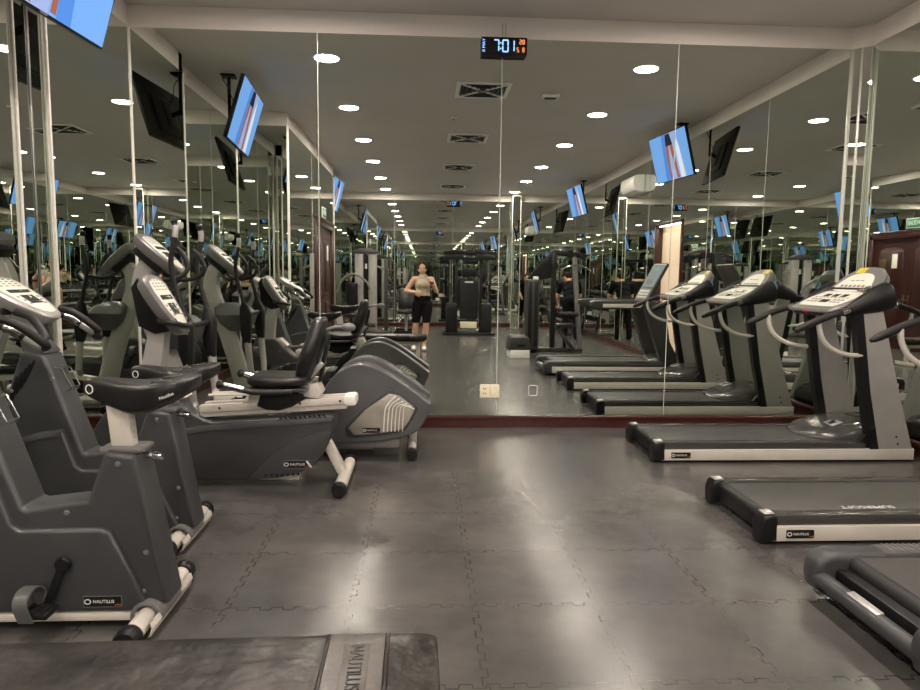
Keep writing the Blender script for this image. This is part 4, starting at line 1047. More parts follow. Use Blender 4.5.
# ------------------------------------------------------------------ televisions on ceiling brackets
MT['tv_sky'] = emis('screen_sky_blue', (0.22, 0.47, 0.98), 1.1)
MT['tv_pale'] = emis('screen_pale', (0.45, 0.55, 0.93), 1.0)
MT['tv_deep'] = emis('screen_deep_blue', (0.12, 0.34, 0.92), 1.0)
MT['tv_skin'] = emis('screen_skin', (0.62, 0.20, 0.12), 0.8)
MT['tv_dark'] = emis('screen_dark', (0.05, 0.06, 0.10), 0.6)
MT['tv_white'] = emis('screen_white', (0.75, 0.85, 1.0), 1.2)
def make_tv(w=1.22, h=.70):
    """screen faces local -y, origin at the ceiling plate; screen centre hangs below"""
    r = empty('television', 'x', 'television', group='wall-side televisions hung from the ceiling showing a blue beach picture')
    tilt = R(-17); zc = -.48
    M = Matrix.Translation((0, -.02, zc)) @ Matrix.Rotation(-tilt, 4, 'X')
    def on(fn, name, m, par, each=False):
        mb = MB(); fn(mb); mb.bm.transform(M); return build_each(mb, name, m, par) if each else mb.build(name, m, par)
    hs = on(lambda q: (q.prism(rrect(w, h, .012, 2), 0, .045, axis='y', bev=.006), ), 'housing', 'black', r)
    on(lambda q: q.prism(rrect(w * .62, h * .6, .03, 2, (0, -.04)), .04, .075, axis='y', bev=.02), 'rear_cover', 'black', hs)
    def P(*pts): return [(x * w * .487, z * h * .48) for x, z in pts]
    sc = on(lambda q: q.prism(P((-1, -1), (1, -1), (1, 1), (-1, 1)), -.0015, .001, axis='y'), 'screen', 'tv_sky', hs)
    for nm, m, pp, y in (('picture_pale', 'tv_pale', P((-.7, -1), (.05, -1), (.1, 1), (-.5, 1)), -.0022),
                         ('picture_blue', 'tv_deep', P((.18, -1), (.42, -1), (.30, 1), (.10, 1)), -.0022),
                         ('picture_white', 'tv_white', P((-.62, -1), (-.40, -1), (-.36, .2), (-.45, .8), (-.55, .3)), -.0026),
                         ('picture_leg', 'tv_skin', P((-.34, -.96), (-.20, -.98), (-.18, -.62), (-.10, .1), (-.06, .6), (-.22, .6), (-.27, -.1), (-.30, -.7)), -.003),
                         ('picture_leg', 'tv_skin', P((.08, -.94), (.17, -.96), (.16, -.55), (.17, .1), (.12, .6), (-.02, .6), (.05, -.1), (.08, -.6)), -.003),
                         ('picture_dress', 'tv_dark', P((-.24, .48), (.14, .48), (.08, .98), (-.16, .98)), -.0034)):
        on(lambda q: q.prism(pp, y, y + .0005, axis='y'), nm, m, sc)
    on(lambda q: q.box((0, -.003, -h / 2 + .004), (.06, .01, .012), bev=.002), 'sensor', 'grey', hs)
    b = MB(); b.box((0, .17, -.012), (.16, .16, .024), bev=.004); b.build('ceiling_plate', 'black', r)
    b = MB(); b.tube([(0, .17, -.02), (0, .17, -.46)], .02, n=12); b.build('pole', 'black', r)
    b = MB(); b.beam((0, .17, -.42), (0, .06, -.47), .05, .03, bev=.004); b.box((0, .055, -.47), (.3, .02, .3), rot=(-tilt, 0, 0), bev=.004); b.build('bracket', 'black', r)
    b = MB(); b.tube(catmull([(.05, .19, -.005), (.10, .22, -.06), (.13, .16, -.16), (.09, .12, -.28), (.1, .07, -.4)], 6), .005, n=6); b.build('cable', 'black', r)
    return r
TV = make_tv()
# rotation: local -y is the viewing direction
def tv_at(o, x, y, face, label): o.location = (x, y, HC); o.rotation_euler = (0, 0, face); o['label'] = label
tv_at(TV, -2.09, 4.05, R(90 - 4.3), 'television above the exercise bikes by the left wall, top left, tilted down')
for x, y, a, sc, lb in ((3.60, 2.30, -90 - 7.8, .88, 'television above the treadmills by the right wall'),
                        (3.55, -3.55, -90 - 5, .88, 'television far back by the right wall, near the back mirror'),
                        (-2.0, -3.1, 90 + 4, .88, 'television by the left wall just behind the entrance pier'),
                        ):
    o = dup(TV); tv_at(o, x, y, R(a), lb); o.scale = (sc, sc, 1)

# ------------------------------------------------------------------ clocks
MT['led_blue'] = emis('led_blue', (0.25, 0.48, 1.0), 2.2)
MT['led_orange'] = emis('led_orange', (1.0, 0.28, 0.10), 1.6)
SEG = {'0': 'abcdef', '1': 'bc', '7': 'abc', '2': 'abged', '8': 'abcdefg', '5': 'afgcd', '6': 'afgecd'}
def seg_digit(b, ch, cx, cz, w, h, t):
    c = {'a': (0, h / 2, w, t), 'd': (0, -h / 2, w, t), 'g': (0, 0, w, t), 'f': (-w / 2, h / 4, t, h / 2 - t * .6), 'b': (w / 2, h / 4, t, h / 2 - t * .6), 'e': (-w / 2, -h / 4, t, h / 2 - t * .6), 'c': (w / 2, -h / 4, t, h / 2 - t * .6)}
    for s in SEG[ch]:
        x, z, ww, hh = c[s]; b.box((cx + x, -.0225, cz + z), (ww, .002, hh))
def make_clock():
    r = empty('digital_clock', 'x', 'clock', group='black digital wall clocks')
    b = MB(); b.prism(rrect(.405, .145, .008, 2), -.02, .025, axis='y', bev=.004); cs = b.build('case', 'black', r)
    b = MB(); b.prism([(-.20, -.072), (.20, -.072), (.188, -.092), (-.20, -.092)], -.016, .022, bev=.002); b.build('bottom_bar', 'darkmetal', cs)
    b = MB(); seg_digit(b, '7', -.068, .0, .040, .092, .010); seg_digit(b, '0', .010, -.002, .046, .096, .011); seg_digit(b, '1', .066, .0, .040, .092, .010)
    for z in (.022, -.025): b.box((-.031, -.0225, z), (.010, .002, .012))
    b.build('time_digits', 'led_blue', cs)
    b = MB(); seg_digit(b, '2', .142, .034, .016, .034, .0055); seg_digit(b, '8', .168, .034, .016, .034, .0055); seg_digit(b, '5', .118, -.032, .014, .034, .005); seg_digit(b, '8', .168, -.032, .014, .034, .005); b.box((.132, -.0225, -.048), (.004, .002, .004))
    b.build('date_digits', 'led_orange', cs)
    text('small_lettering', 'II MAY', .036, 'led_blue', cs, (-.178, -.0222, 0), (PI / 2, R(-90), 0), sx=1.1)
    b = MB(); b.tube([(-.01, .01, .07), (-.015, .012, .20)], .0025, n=6); b.tube([(.012, .01, .07), (.016, .012, .20)], .0025, n=6); build_each(b, 'hanging_wire', 'grey', r)
    return r
CK = make_clock(); CK.location = (.68, D - .034, 3.40); CK['label'] = 'black digital clock reading 7:01 at the top of the front mirror'
c2 = dup(CK); c2.location = (.79, -6.5 + .034, 3.40); c2.rotation_euler = (0, 0, PI); c2['label'] = 'black digital clock at the top of the back mirror, opposite the other clock'

# ------------------------------------------------------------------ outlets on the front mirror
o = empty('wall_outlet', 'cream double wall outlet low on the front mirror, crossing a mirror seam', 'outlet', (.607, D - .0065, .345))
for s, nm in ((-1, 'outlet_plate'), (1, 'blank_plate')):
    b = MB(); b.prism(rrect(.088, .122, .006, 2, (s * .045, 0)), -.008, 0, axis='y', bev=.002); p = b.build(nm, 'ivory', o)
    if s < 0:
        b = MB()
        for z in (.022, -.022):
            for x in (-.012, .008): b.box((s * .045 + x, -.0085, z), (.007, .002, .016))
        build_each(b, 'socket_slot', 'black', p)
    else:
        b = MB()
        for z in (.03, -.03): b.lathe([(0, 0), (.004, 0), (.004, .001), (0, .0015)], n=8, M=Matrix.Translation((s * .045, -.008, z)) @ Matrix.Rotation(PI / 2, 4, 'X'))
        build_each(b, 'screw', 'brass', p)
b = MB(); ol = rrect(.085, .10, .02, 4); il = rrect(.075, .09, .016, 4)
b.loft([[Vector((x, -.003, z)) for x, z in ol], [Vector((x, -.003, z)) for x, z in il], [Vector((x, 0, z)) for x, z in il], [Vector((x, 0, z)) for x, z in ol], [Vector((x, -.003, z)) for x, z in ol]], cap=False)
o = b.build('cover_ring', 'white'); o.location = (1.01, D - .0065, .35); tag(o, 'thin white rounded square outline on the front mirror right of the outlet', 'cover plate')

# ------------------------------------------------------------------ split air conditioner on the right wall
r = empty('air_conditioner', 'white split air conditioner high on the right mirror wall', 'air conditioner', (XR - .007, -.35, 3.12))
b = MB(); b.prism(smooth2([(0, -.15), (0, .15)], 1) + smooth2([(-.02, .152), (-.17, .14), (-.205, .08), (-.205, -.04), (-.16, -.12), (-.06, -.15)], 5), -.40, .40, bev=.01)
b.bm.transform(Matrix.Identity(4)); b.build('housing', 'white', r)
b = MB(); b.box((-.15, 0, -.115), (.07, .70, .006), rot=(0, R(-52), 0)); b.build('air_flap', 'grey', r)
b = MB(); b.box((-.207, .30, .02), (.003, .1, .02)); b.build('display', 'grey', r)
# ------------------------------------------------------------------ equipment at the back of the room (seen in the front mirror; it faces +y)
# dual cable trainer against the back
r = empty('cable_trainer', 'tall black dual cable trainer with perforated centre panel and pale placard', 'cable machine', (1.07, -4.0, 0))
b = MB(); b.box((0, -.05, .03), (1.24, .7, .06), bev=.015); b.build('base', 'black', r)
for s in (-1, 1):
    b = MB(); b.box((s * .42, -.02, .40), (.26, .42, .72), bev=.03); st = b.build('stack_cover', 'darkmetal', r)
    b = MB(); b.box((s * .42, .195, .42), (.16, .006, .5)); b.build('cover_slot', 'black', st)
    b = MB(); b.beam((s * .30, -.1, .06), (s * .30, -.1, 1.93), .10, .07, bev=.008); b.build('column', 'darkmetal', r)
    b = MB()
    for y in (.02, .09): b.tube([(s * .46, y, .74), (s * .46, y, 1.88)], .012, n=8)
    build_each(b, 'guide_rod', 'steel', r)
    b = MB(); b.box((s * .46, .055, 1.25), (.10, .14, .12), bev=.02); cr = b.build('pulley_carriage', 'black', r)
    b = MB(); b.lathe([(0, -.012), (.05, -.012), (.042, 0), (.05, .012), (0, .012)], (s * .46, .15, 1.25), 'x', 18); b.build('pulley_wheel', 'grey', cr)
    b = MB(); b.tube([(s * .46, .16, 1.2), (s * .46, .17, 1.02)], .006, n=6); b.tube([(s * .46 - .05, .17, 1.0), (s * .46 + .05, .17, 1.0)], .016); b.build('cable_handle', 'rubber', cr)
    b = MB(); b.prism([(s * .16, 1.80), (s * .60, 1.80), (s * .62, 1.86), (s * .58, 1.93), (s * .16, 1.93)], -.18, .16, bev=.02); b.build('pulley_head', 'darkmetal', r)
b = MB(); b.beam((-.62, -.05, 1.965), (.62, -.05, 1.965), .14, .09, bev=.015); b.build('top_beam', 'black', r)
b = MB()
for s in (-1, 1): b.tube(catmull([(s * .12, .02, 2.0), (s * .35, .18, 2.02), (s * .60, .22, 1.97)], 5), .018)
build_each(b, 'pull_up_grip', 'rubber', r)
b = MB(); b.prism(rrect(.44, .94, .02, 2, (0, .85)), -.02, .01, axis='y', bev=.004); pn = b.build('centre_panel', 'black', r)
b = MB()
for i in range(8):
    for j in range(18): b.box((-.17 + .0486 * i, .0105, .44 + .048 * j), (.02, .003, .02))
o = b.build('panel_holes', 'gunmetal', pn); o['kind'] = 'stuff'
b = MB(); b.box((0, .012, 1.27), (.2, .004, .03)); b.build('maker_strip', 'print', pn)
b = MB(); b.box((0, .0, 1.50), (.34, .14, .22), bev=.02); b.build('upper_box', 'darkmetal', r)
b = MB(); b.box((0, .0, .235), (.40, .02, .15), bev=.004); b.build('placard', 'ivory', r)

# grey weight-stack tower with lat bar, left of it
r = empty('multi_gym', 'grey weight-stack tower with curved lat bar, left of the black cable trainer', 'multi gym', (-1.35, -4.1, 0))
b = MB(); b.box((.05, -.05, .035), (.95, .8, .07), bev=.015); b.build('base', 'gunmetal', r)
for x in (-.22, .10):
    b = MB(); b.box((x, .0, 1.0), (.20, .16, 1.86), bev=.02); b.build('stack_cover', 'post', r)
b = MB(); b.box((-.06, -.04, 1.0), (.14, .1, 1.8)); b.build('weight_stack', 'black', r)
b = MB(); b.box((-.06, .012, 1.62), (.05, .004, .12)); b.build('number_sticker', 'white', r)
b = MB(); b.prism([(-.36, 1.92), (.24, 1.92), (.24, 1.97), (.05, 2.04), (-.20, 2.04), (-.36, 1.97)], -.1, .12, bev=.01); b.build('top_plate', 'gunmetal', r)
b = MB(); b.beam((.42, -.05, .05), (.42, -.05, 1.80), .09, .09, bev=.01); b.build('side_column', 'gunmetal', r)
b = MB(); b.beam((.20, -.05, 1.62), (.42, -.05, 1.55), .05, .05); b.build('cross_brace', 'grey', r)
b = MB(); b.tube(catmull([(-.72, .32, 1.0), (-.60, .32, 1.28), (-.40, .32, 1.42), (-.22, .32, 1.40), (-.02, .32, 1.24), (.06, .32, 1.08)], 6), .028); b.build('press_arm', 'grey', r)
b = MB(); b.beam((-.38, .02, 1.40), (-.38, .32, 1.40), .05, .05); b.build('arm_mount', 'gunmetal', r)
b = MB(); b.box((-.38, .42, .47), (.32, .36, .08), bev=.03); b.build('seat', 'vinyl', r)
b = MB(); b.box((-.38, .18, .95), (.28, .08, .55), rot=(R(-6), 0, 0), bev=.03); b.build('backrest', 'vinyl', r)
b = MB(); b.beam((-.38, .4, .43), (-.38, .1, .06), .07, .07); b.build('seat_post', 'gunmetal', r)
b = MB(); b.tube([(-.16, .30, .22), (.18, .30, .22)], .05, n=14); b.build('leg_roller', 'rubber', r)

# incline bench behind the photographer
r = empty('incline_bench', 'black upright padded bench on pale posts, back left behind the woman', 'weight bench', (-.45, -4.55, 0))
b = MB(); b.box((0, 0, .84), (.40, .09, .52), rot=(R(12), 0, 0), bev=.04); b.build('backrest', 'vinyl', r)
b = MB(); b.box((0, .30, .52), (.42, .40, .09), bev=.04); b.build('seat', 'vinyl', r)
b = MB(); b.beam((0, .2, .48), (0, .15, .05), .07, .06); b.build('post', 'post', r)
b = MB(); b.beam((0, -.35, .04), (0, .45, .04), .07, .07); b.beam((-.28, -.35, .035), (.28, -.35, .035), .06, .06); b.beam((-.28, .42, .035), (.28, .42, .035), .06, .06); b.build('base_frame', 'darkmetal', r)
b = MB(); b.beam((0, -.30, .05), (0, -.08, .75), .05, .05); b.build('rear_strut', 'post', r)

# pulley machine by the right, in front of the rear corner
r = empty('pulley_machine', 'dark grey pulley machine with tall column and angled frame behind the modern treadmill', 'cable machine', (2.0, -.25, 0))
b = MB(); b.prism(rrect(.25, .34, .04, 3), .06, 1.36, axis='z', bev=.02); b.build('stack_column', 'gunmetal', r)
b = MB(); b.box((.05, .10, 1.385), (.09, .09, .06), bev=.012); b.build('column_cap', 'white', r)
for x in (-.055, .055):
    b = MB(); b.box((x, .172, .72), (.07, .012, 1.2), bev=.004); b.build('front_groove', 'darkmetal', r)
b = MB(); b.beam((.0, -.1, .04), (1.0, -.1, .04), .14, .08, bev=.01); b.beam((.0, -.35, .035), (.0, .25, .035), .1, .07, bev=.01); b.beam((.98, -.40, .035), (.98, .25, .035), .1, .07, bev=.01); b.build('base_frame', 'gunmetal', r)
b = MB(); b.beam((.42, -.1, .06), (.42, -.1, 1.9), .1, .09, bev=.01); b.build('upright', 'darkmetal', r)
b = MB(); b.prism([(-.05, 1.30), (-.08, 1.38), (.36, 1.88), (.42, 1.88), (.42, 1.40)], -.13, -.07, bev=.008); b.build('gusset_plate', 'darkmetal', r)
b = MB(); b.beam((.40, -.1, 1.87), (1.02, -.1, 1.80), .09, .1, bev=.01); b.build('top_arm', 'darkmetal', r)
b = MB(); b.beam((.95, -.1, .07), (.80, -.1, 1.82), .09, .08, bev=.01); b.build('front_post', 'grey', r)
b = MB(); b.beam((.42, -.1, .55), (.80, .12, .05), .06, .06, bev=.006); b.build('brace', 'darkmetal', r)
b = MB(); b.box((.66, -.1, .50), (.34, .32, .08), bev=.03); b.build('seat', 'vinyl', r)
b = MB(); b.beam((.66, -.1, .46), (.66, -.1, .06), .06, .06); b.build('seat_post', 'darkmetal', r)
b = MB(); b.tube([(.50, .10, .72), (.86, .10, .72)], .05, n=14); b.build('knee_roller', 'rubber', r)
for i, (x, z) in enumerate(((.70, 1.85), (.95, 1.80), (.42, 1.62))):
    b = MB(); b.lathe([(0, -.014), (.06, -.014), (.05, 0), (.06, .014), (0, .014)], (x, .0, z), 'y', 18); b.build('pulley_wheel', 'black', r)
b = MB(); b.tube(catmull([(.55, .05, 1.55), (.70, .05, 1.62), (.92, .05, 1.62), (1.10, .05, 1.52)], 5), .014); b.build('pull_bar', 'chrome', r)
b = MB(); b.tube([(.80, .02, 1.8), (.80, .05, 1.63)], .004, n=6); b.build('cable', 'black', r)

# step stool
r = empty('step_platform', 'grey step box with pale lower panel standing on the floor beside the pulley machine', 'step', (1.66, .45, 0))
b = MB(); b.prism([(-.17, 0), (.17, 0), (.17, .14), (-.17, .14)], -.22, .27, bev=.01); b.build('lower_box', 'white', r)
b = MB(); b.prism([(-.20, .13), (.20, .13), (.17, .33), (.13, .37), (-.13, .37), (-.17, .33)], -.26, .26, bev=.02); b.build('upper_box', 'gunmetal', r)
b = MB(); b.box((.02, .262, .22), (.14, .004, .04)); b.build('label_plate', 'black', r)
b = MB(); b.box((0, 0, .373), (.24, .44, .008), bev=.003); b.build('tread_mat', 'rubber', r)

# dumbbell rack along the right wall
r = empty('dumbbell_rack', 'three-tier dark dumbbell rack along the right mirror near the man in black', 'rack', (3.58, -4.6, 0))
for y in (-.72, .72):
    b = MB(); b.beam((.18, y, .03), (-.05, y, 1.02), .06, .06, bev=.006); b.beam((.22, y, .03), (-.28, y, .03), .06, .05, bev=.006); b.build('rack_frame', 'gunmetal', r)
shelf = [(-.10, .34, -.12), (.0, .66, -.10), (.06, .96, -.08)]
for k, z in enumerate((.30, .62, .93)):
    xx = .12 - .075 * k - .08
    b = MB(); b.box((xx, 0, z), (.26, 1.5, .02), rot=(0, R(-14), 0), bev=.004); sh = b.build('shelf', 'darkmetal', r)
    b = MB(); b.box((xx - .13, 0, z + .028), (.012, 1.5, .05), rot=(0, R(-14), 0), bev=.003); b.build('shelf_lip', 'silver', sh)
def make_dumbbell():
    q = empty('dumbbell', 'x', 'dumbbell', group='dumbbells lying on the three-tier rack')
    b = MB(); b.tube([(-.07, 0, 0), (.07, 0, 0)], .014, n=10); b.build('handle', 'chrome', q)
    for s in (-1, 1):
        b = MB(); b.lathe([(0, -.035), (.05, -.035), (.058, -.025), (.058, .025), (.05, .035), (0, .035)], (s * .095, 0, 0), 'x', 8); b.build('head', 'rubber', q)
    return q
DB = make_dumbbell(); n = 0
for k, z in enumerate((.30, .62, .93)):
    xx = .12 - .075 * k - .08
    for j in range(7):
        o = DB if n == 0 else dup(DB); n += 1
        o.location = (3.58 + xx, -4.6 - .60 + .2 * j, z + .078); o.rotation_euler = (0, R(-14), 0)
        o['label'] = 'black dumbbell on the %s shelf of the rack, %s from the back mirror' % (['bottom', 'middle', 'top'][k], ['first', 'second', 'third', 'fourth', 'fifth', 'sixth', 'seventh'][j])
# ------------------------------------------------------------------ people
MT['skin'] = mat('skin', (0.56, 0.33, 0.22), 0.5, noise=0.05, nscale=12)
MT['hair'] = mat('dark_brown_hair', (0.022, 0.010, 0.006), 0.75, spec=0.05, noise=0.3, nscale=60)
MT['olive'] = mat('beige_ribbed_top', (0.42, 0.36, 0.25), 0.75, noise=0.06, nscale=60)
MT['cloth'] = mat('black_fabric', (0.006, 0.006, 0.0065), 0.8, spec=0.12)
MT['lips'] = mat('lips', (0.42, 0.12, 0.10), 0.45)
MT['eye'] = mat('eye_white', (0.75, 0.72, 0.68), 0.3)
MT['iris'] = mat('iris', (0.03, 0.015, 0.01), 0.2)
MT['sole'] = mat('white_shoe', (0.75, 0.73, 0.68), 0.5)
MT['phone'] = mat('phone_body', (0.55, 0.52, 0.46), 0.3, 0.3)

def cap(b, p, q, r1, r2, n=16):
    """tapered capsule"""
    p = Vector(p); q = Vector(q); t = q - p; L = max(t.length, 1e-4)
    prof = []
    for k in range(0, 7): a = PI / 2 * k / 6; prof.append((r1 * math.sin(a), -r1 * math.cos(a)))
    for k in range(0, 7): a = PI / 2 * k / 6; prof.append((r2 * math.cos(a), L + r2 * math.sin(a)))
    prof[0] = (0.0004, prof[0][1]); prof[-1] = (0.0004, prof[-1][1])
    M = Matrix.Translation(p) @ Vector((0, 0, 1)).rotation_difference(t.normalized()).to_matrix().to_4x4()
    b.lathe(prof, n=n, M=M)
def chain(b, pts, rs):
    for i in range(len(pts) - 1): cap(b, pts[i], pts[i + 1], rs[i], rs[i + 1])
def fuse(b, name, m, parent, voxel=.008, smooth=4, cut=()):
    me = bpy.data.meshes.new('tmp'); b.bm.to_mesh(me); b.bm.free()
    o = bpy.data.objects.new('tmp', me); C.objects.link(o)
    rm = o.modifiers.new('r', 'REMESH'); rm.mode = 'VOXEL'; rm.voxel_size = voxel
    sm = o.modifiers.new('s', 'SMOOTH'); sm.factor = 0.5; sm.iterations = smooth
    dg = bpy.context.evaluated_depsgraph_get(); dg.update()
    m2 = bpy.data.meshes.new_from_object(o.evaluated_get(dg)); m2.name = name
    bpy.data.objects.remove(o); bpy.data.meshes.remove(me)
    if cut:
        bm = bmesh.new(); bm.from_mesh(m2)
        for co, no in cut:
            bmesh.ops.bisect_plane(bm, geom=list(bm.verts) + list(bm.edges) + list(bm.faces), plane_co=co, plane_no=no, clear_outer=True)
            bmesh.ops.holes_fill(bm, edges=[e for e in bm.edges if e.is_boundary])
        bm.to_mesh(m2); bm.free()
    m2.materials.clear(); m2.materials.append(MT[m]); m2.shade_smooth()
    q = bpy.data.objects.new(name, m2); C.objects.link(q); q.parent = parent
    return q
def hand(b, wrist, dirv, palmn, curl, side, spread=.25, k=1.0):
    """palm and five bent fingers. dirv: wrist->fingers, palmn: the way the palm faces, side=+1/-1 puts the thumb on that side"""
    d = Vector(dirv).normalized(); pn = Vector(palmn); pn = (pn - d * pn.dot(d)).normalized(); sd = d.cross(pn) * side
    w = Vector(wrist)
    for s in (-.028, -.010, .010, .028): cap(b, w + sd * s * .6 * k, w + d * .08 * k + sd * s * k, .015 * k, .013 * k, 10)
    for i, (s, L) in enumerate(((.030, .068), (.010, .076), (-.010, .070), (-.029, .056))):
        p = w + d * .082 * k + sd * s * k; a = 0.0; pts = [p]
        for j in range(3):
            a += curl[j] if isinstance(curl, (list, tuple)) else curl
            v = (d * math.cos(a) + pn * math.sin(a) + sd * s * spread * 4).normalized()
            pts.append(pts[-1] + v * L * k * (.45, .32, .25)[j])
        chain(b, pts, [.0095 * k, .009 * k, .0082 * k, .007 * k])
    p = w + d * .022 * k + sd * .03 * k
    v1 = (d * .62 + sd * .72 + pn * .25).normalized(); v2 = (d * .9 + sd * .25 + pn * .45).normalized()
    chain(b, [p, p + v1 * .042 * k, p + v1 * .042 * k + v2 * .032 * k, p + v1 * .042 * k + v2 * .055 * k], [.014 * k, .0115 * k, .010 * k, .008 * k])
def head_shape(b, M, k=1.0):
    """head in its own frame: +y is the face, origin in the middle of the skull; height about .22"""
    def e(c, r): b.ball((0, 0, 0), r, 20, M=None) if False else b.merge(_ell(c, r, k), M)
    e((0, -.012, .028), (.074, .092, .084)); e((0, .018, -.02), (.062, .072, .080)); e((0, .035, -.068), (.042, .048, .042))
    e((0, .068, -.088), (.022, .02, .018)); e((0, .092, -.020), (.011, .016, .022)); e((0, .085, .0), (.008, .012, .025))
    for s in (-1, 1):
        e((s * .040, .055, -.030), (.026, .026, .026)); e((s * .028, .076, .022), (.026, .012, .009)); e((s * .074, -.004, -.012), (.010, .018, .030))
        e((s * .009, .091, -.028), (.007, .009, .007))
    e((0, .078, -.058), (.024, .012, .010))
def _ell(c, r, k):
    q = bmesh.new(); bmesh.ops.create_uvsphere(q, u_segments=20, v_segments=12, radius=1.0)
    q.transform(Matrix.Translation(Vector(c) * k) @ Matrix.Diagonal((r[0] * k, r[1] * k, r[2] * k, 1))); return q
def face_parts(M, parent, k=1.0):
    for s in (-1, 1):
        b = MB(); b.merge(_ell((s * .030, .079, .006), (.0125, .0075, .0065), k), M); ey = b.build('eye', 'eye', parent)
        b = MB(); b.merge(_ell((s * .030, .0852, .005), (.0052, .003, .0052), k), M); b.build('iris', 'iris', ey)
        b = MB(); b.merge(_ell((s * .030, .089, .024), (.020, .005, .0035), k), M); b.build('eyebrow', 'hair', parent)
    b = MB(); b.merge(_ell((0, .0895, -.056), (.019, .006, .0045), k), M); b.merge(_ell((0, .0885, -.063), (.016, .006, .005), k), M); b.build('lips', 'lips', parent)

# the photographer, holding the phone this picture was taken with
W = empty('person', 'woman in beige top and black bike shorts holding up a phone, other hand on belly', 'person', (-.035, -.38, 0))
OX, OY = -.035, -.38
def w(x, y, z): return (x - OX, y - OY, z)
b = MB()
T0 = [w(-.035, -.38, .90), w(-.035, -.375, 1.02), w(-.035, -.375, 1.12), w(-.035, -.38, 1.24), w(-.035, -.38, 1.33)]
def torso(b, g=0.0):
    for c, r_ in ((w(-.035, -.385, .90), (.165, .105, .11)), (w(-.035, -.38, .98), (.150, .098, .10)), (w(-.035, -.378, 1.035), (.137, .091, .10)), (w(-.035, -.375, 1.09), (.129, .087, .11)), (w(-.035, -.375, 1.145), (.130, .087, .10)), (w(-.035, -.375, 1.20), (.135, .089, .10)), (w(-.035, -.378, 1.245), (.141, .088, .09)), (w(-.035, -.38, 1.29), (.145, .085, .085))):
        b.merge(_ell(c, tuple(q + g for q in r_), 1.0))
    for s in (-1, 1):
        b.merge(_ell(w(-.035 + s * .052, -.305, 1.235), (.068 + g, .045 + g, .062 + g), 1.0)); b.merge(_ell(w(-.035 + s * .070, -.44, .90), (.088 + g, .078 + g, .10 + g), 1.0))
torso(b)
chain(b, [w(-.035, -.385, 1.33), w(-.037, -.37, 1.40), w(-.045, -.355, 1.48)], [.062, .05, .048])
LS, LE, LW = w(-.195, -.385, 1.335), w(-.345, -.37, 1.12), w(-.185, -.235, 1.10)
RS, RE, RW = w(.125, -.385, 1.335), w(.215, -.30, 1.125), w(.122, -.095, 1.305)
for s_, e_, w_ in ((LS, LE, LW), (RS, RE, RW)):
    S = Vector(s_); E = Vector(e_); Wv = Vector(w_)
    cap(b, Vector(w(-.035, -.385, 1.33)), S, .06, .058); chain(b, [S, S.lerp(E, .45), E], [.056, .049, .040]); chain(b, [E, E.lerp(Wv, .3), Wv], [.041, .041, .027])
hand(b, LW, (.95, .22, -.05), (.1, -1, 0), [.12, .15, .15], 1)
hand(b, RW, (-.52, .30, .62), (-.75, -.1, -.55), [.15, .25, .25], -1, k=.88)
legs = ((w(-.125, -.385, .87), w(-.165, -.365, .48), w(-.195, -.40, .10)), (w(.055, -.385, .87), w(.03, -.335, .48), w(-.0, -.335, .10)))
for h_, k_, a_ in legs:
    H_, K_, A_ = Vector(h_), Vector(k_), Vector(a_)
    chain(b, [H_, H_.lerp(K_, .4), H_.lerp(K_, .85), K_], [.098, .088, .064, .058]); chain(b, [K_, K_.lerp(A_, .3) + Vector((0, -.015, 0)), K_.lerp(A_, .75), A_], [.055, .058, .038, .034])
    cap(b, A_, A_ + Vector((-.01, .12, -.06)), .036, .03)
MH = Matrix.Translation(w(-.046, -.335, 1.538)) @ Matrix.Rotation(R(-10), 4, 'X')
head_shape(b, MH, 1.08)
wb = fuse(b, 'body', 'skin', W, .0065, 4)
face_parts(MH, wb, 1.08)
b = MB()
for c, r_ in (((0, -.022, .036), (.082, .094, .086)), ((0, -.06, -.01), (.07, .055, .075)), ((0, -.105, .03), (.032, .03, .032)), ((.066, .0, .02), (.018, .05, .045)), ((-.066, .0, .02), (.018, .05, .045))): b.merge(_ell(c, r_, 1.08), MH)
fuse(b, 'hair', 'hair', W, .007, 3)
b = MB(); torso(b, .007)
for s in (-1, 1): cap(b, Vector(w(-.035 + s * .10, -.385, 1.30)), Vector(w(-.035 + s * .105, -.385, 1.36)), .045, .035)
fuse(b, 'tank_top', 'olive', W, .009, 10, cut=(((0, 0, 1.335), (0, 0, 1)), ((0, 0, 1.02), (0, 0, -1))))
b = MB(); torso(b, .008)
for h_, k_, a_ in legs:
    H_, K_ = Vector(h_), Vector(k_); chain(b, [H_, H_.lerp(K_, .4), H_.lerp(K_, .85), K_], [.107, .097, .073, .068])
fuse(b, 'bike_shorts', 'cloth', W, .009, 8, cut=(((0, 0, 1.035), (0, 0, 1)), ((0, 0, .53), (0, 0, -1))))
for h_, k_, a_ in legs:
    A_ = Vector(a_); b = MB()
    b.merge(_ell((A_.x - .004, A_.y + .055, .045), (.046, .135, .045), 1.0)); b.merge(_ell((A_.x, A_.y - .02, .07), (.042, .055, .06), 1.0))
    fuse(b, 'shoe', 'sole', W, .008, 3, cut=(((0, 0, .002), (0, 0, -1)), ((0, 0, .118), (0, 0, 1))))
Ew, Rw = Vector(RE), Vector(RW); t = (Rw - Ew).normalized(); p = Ew + (Rw - Ew) * .90
b = MB(); b.tube([p - t * .016, p + t * .016], .034, n=20); b.build('watch', 'cloth', W)
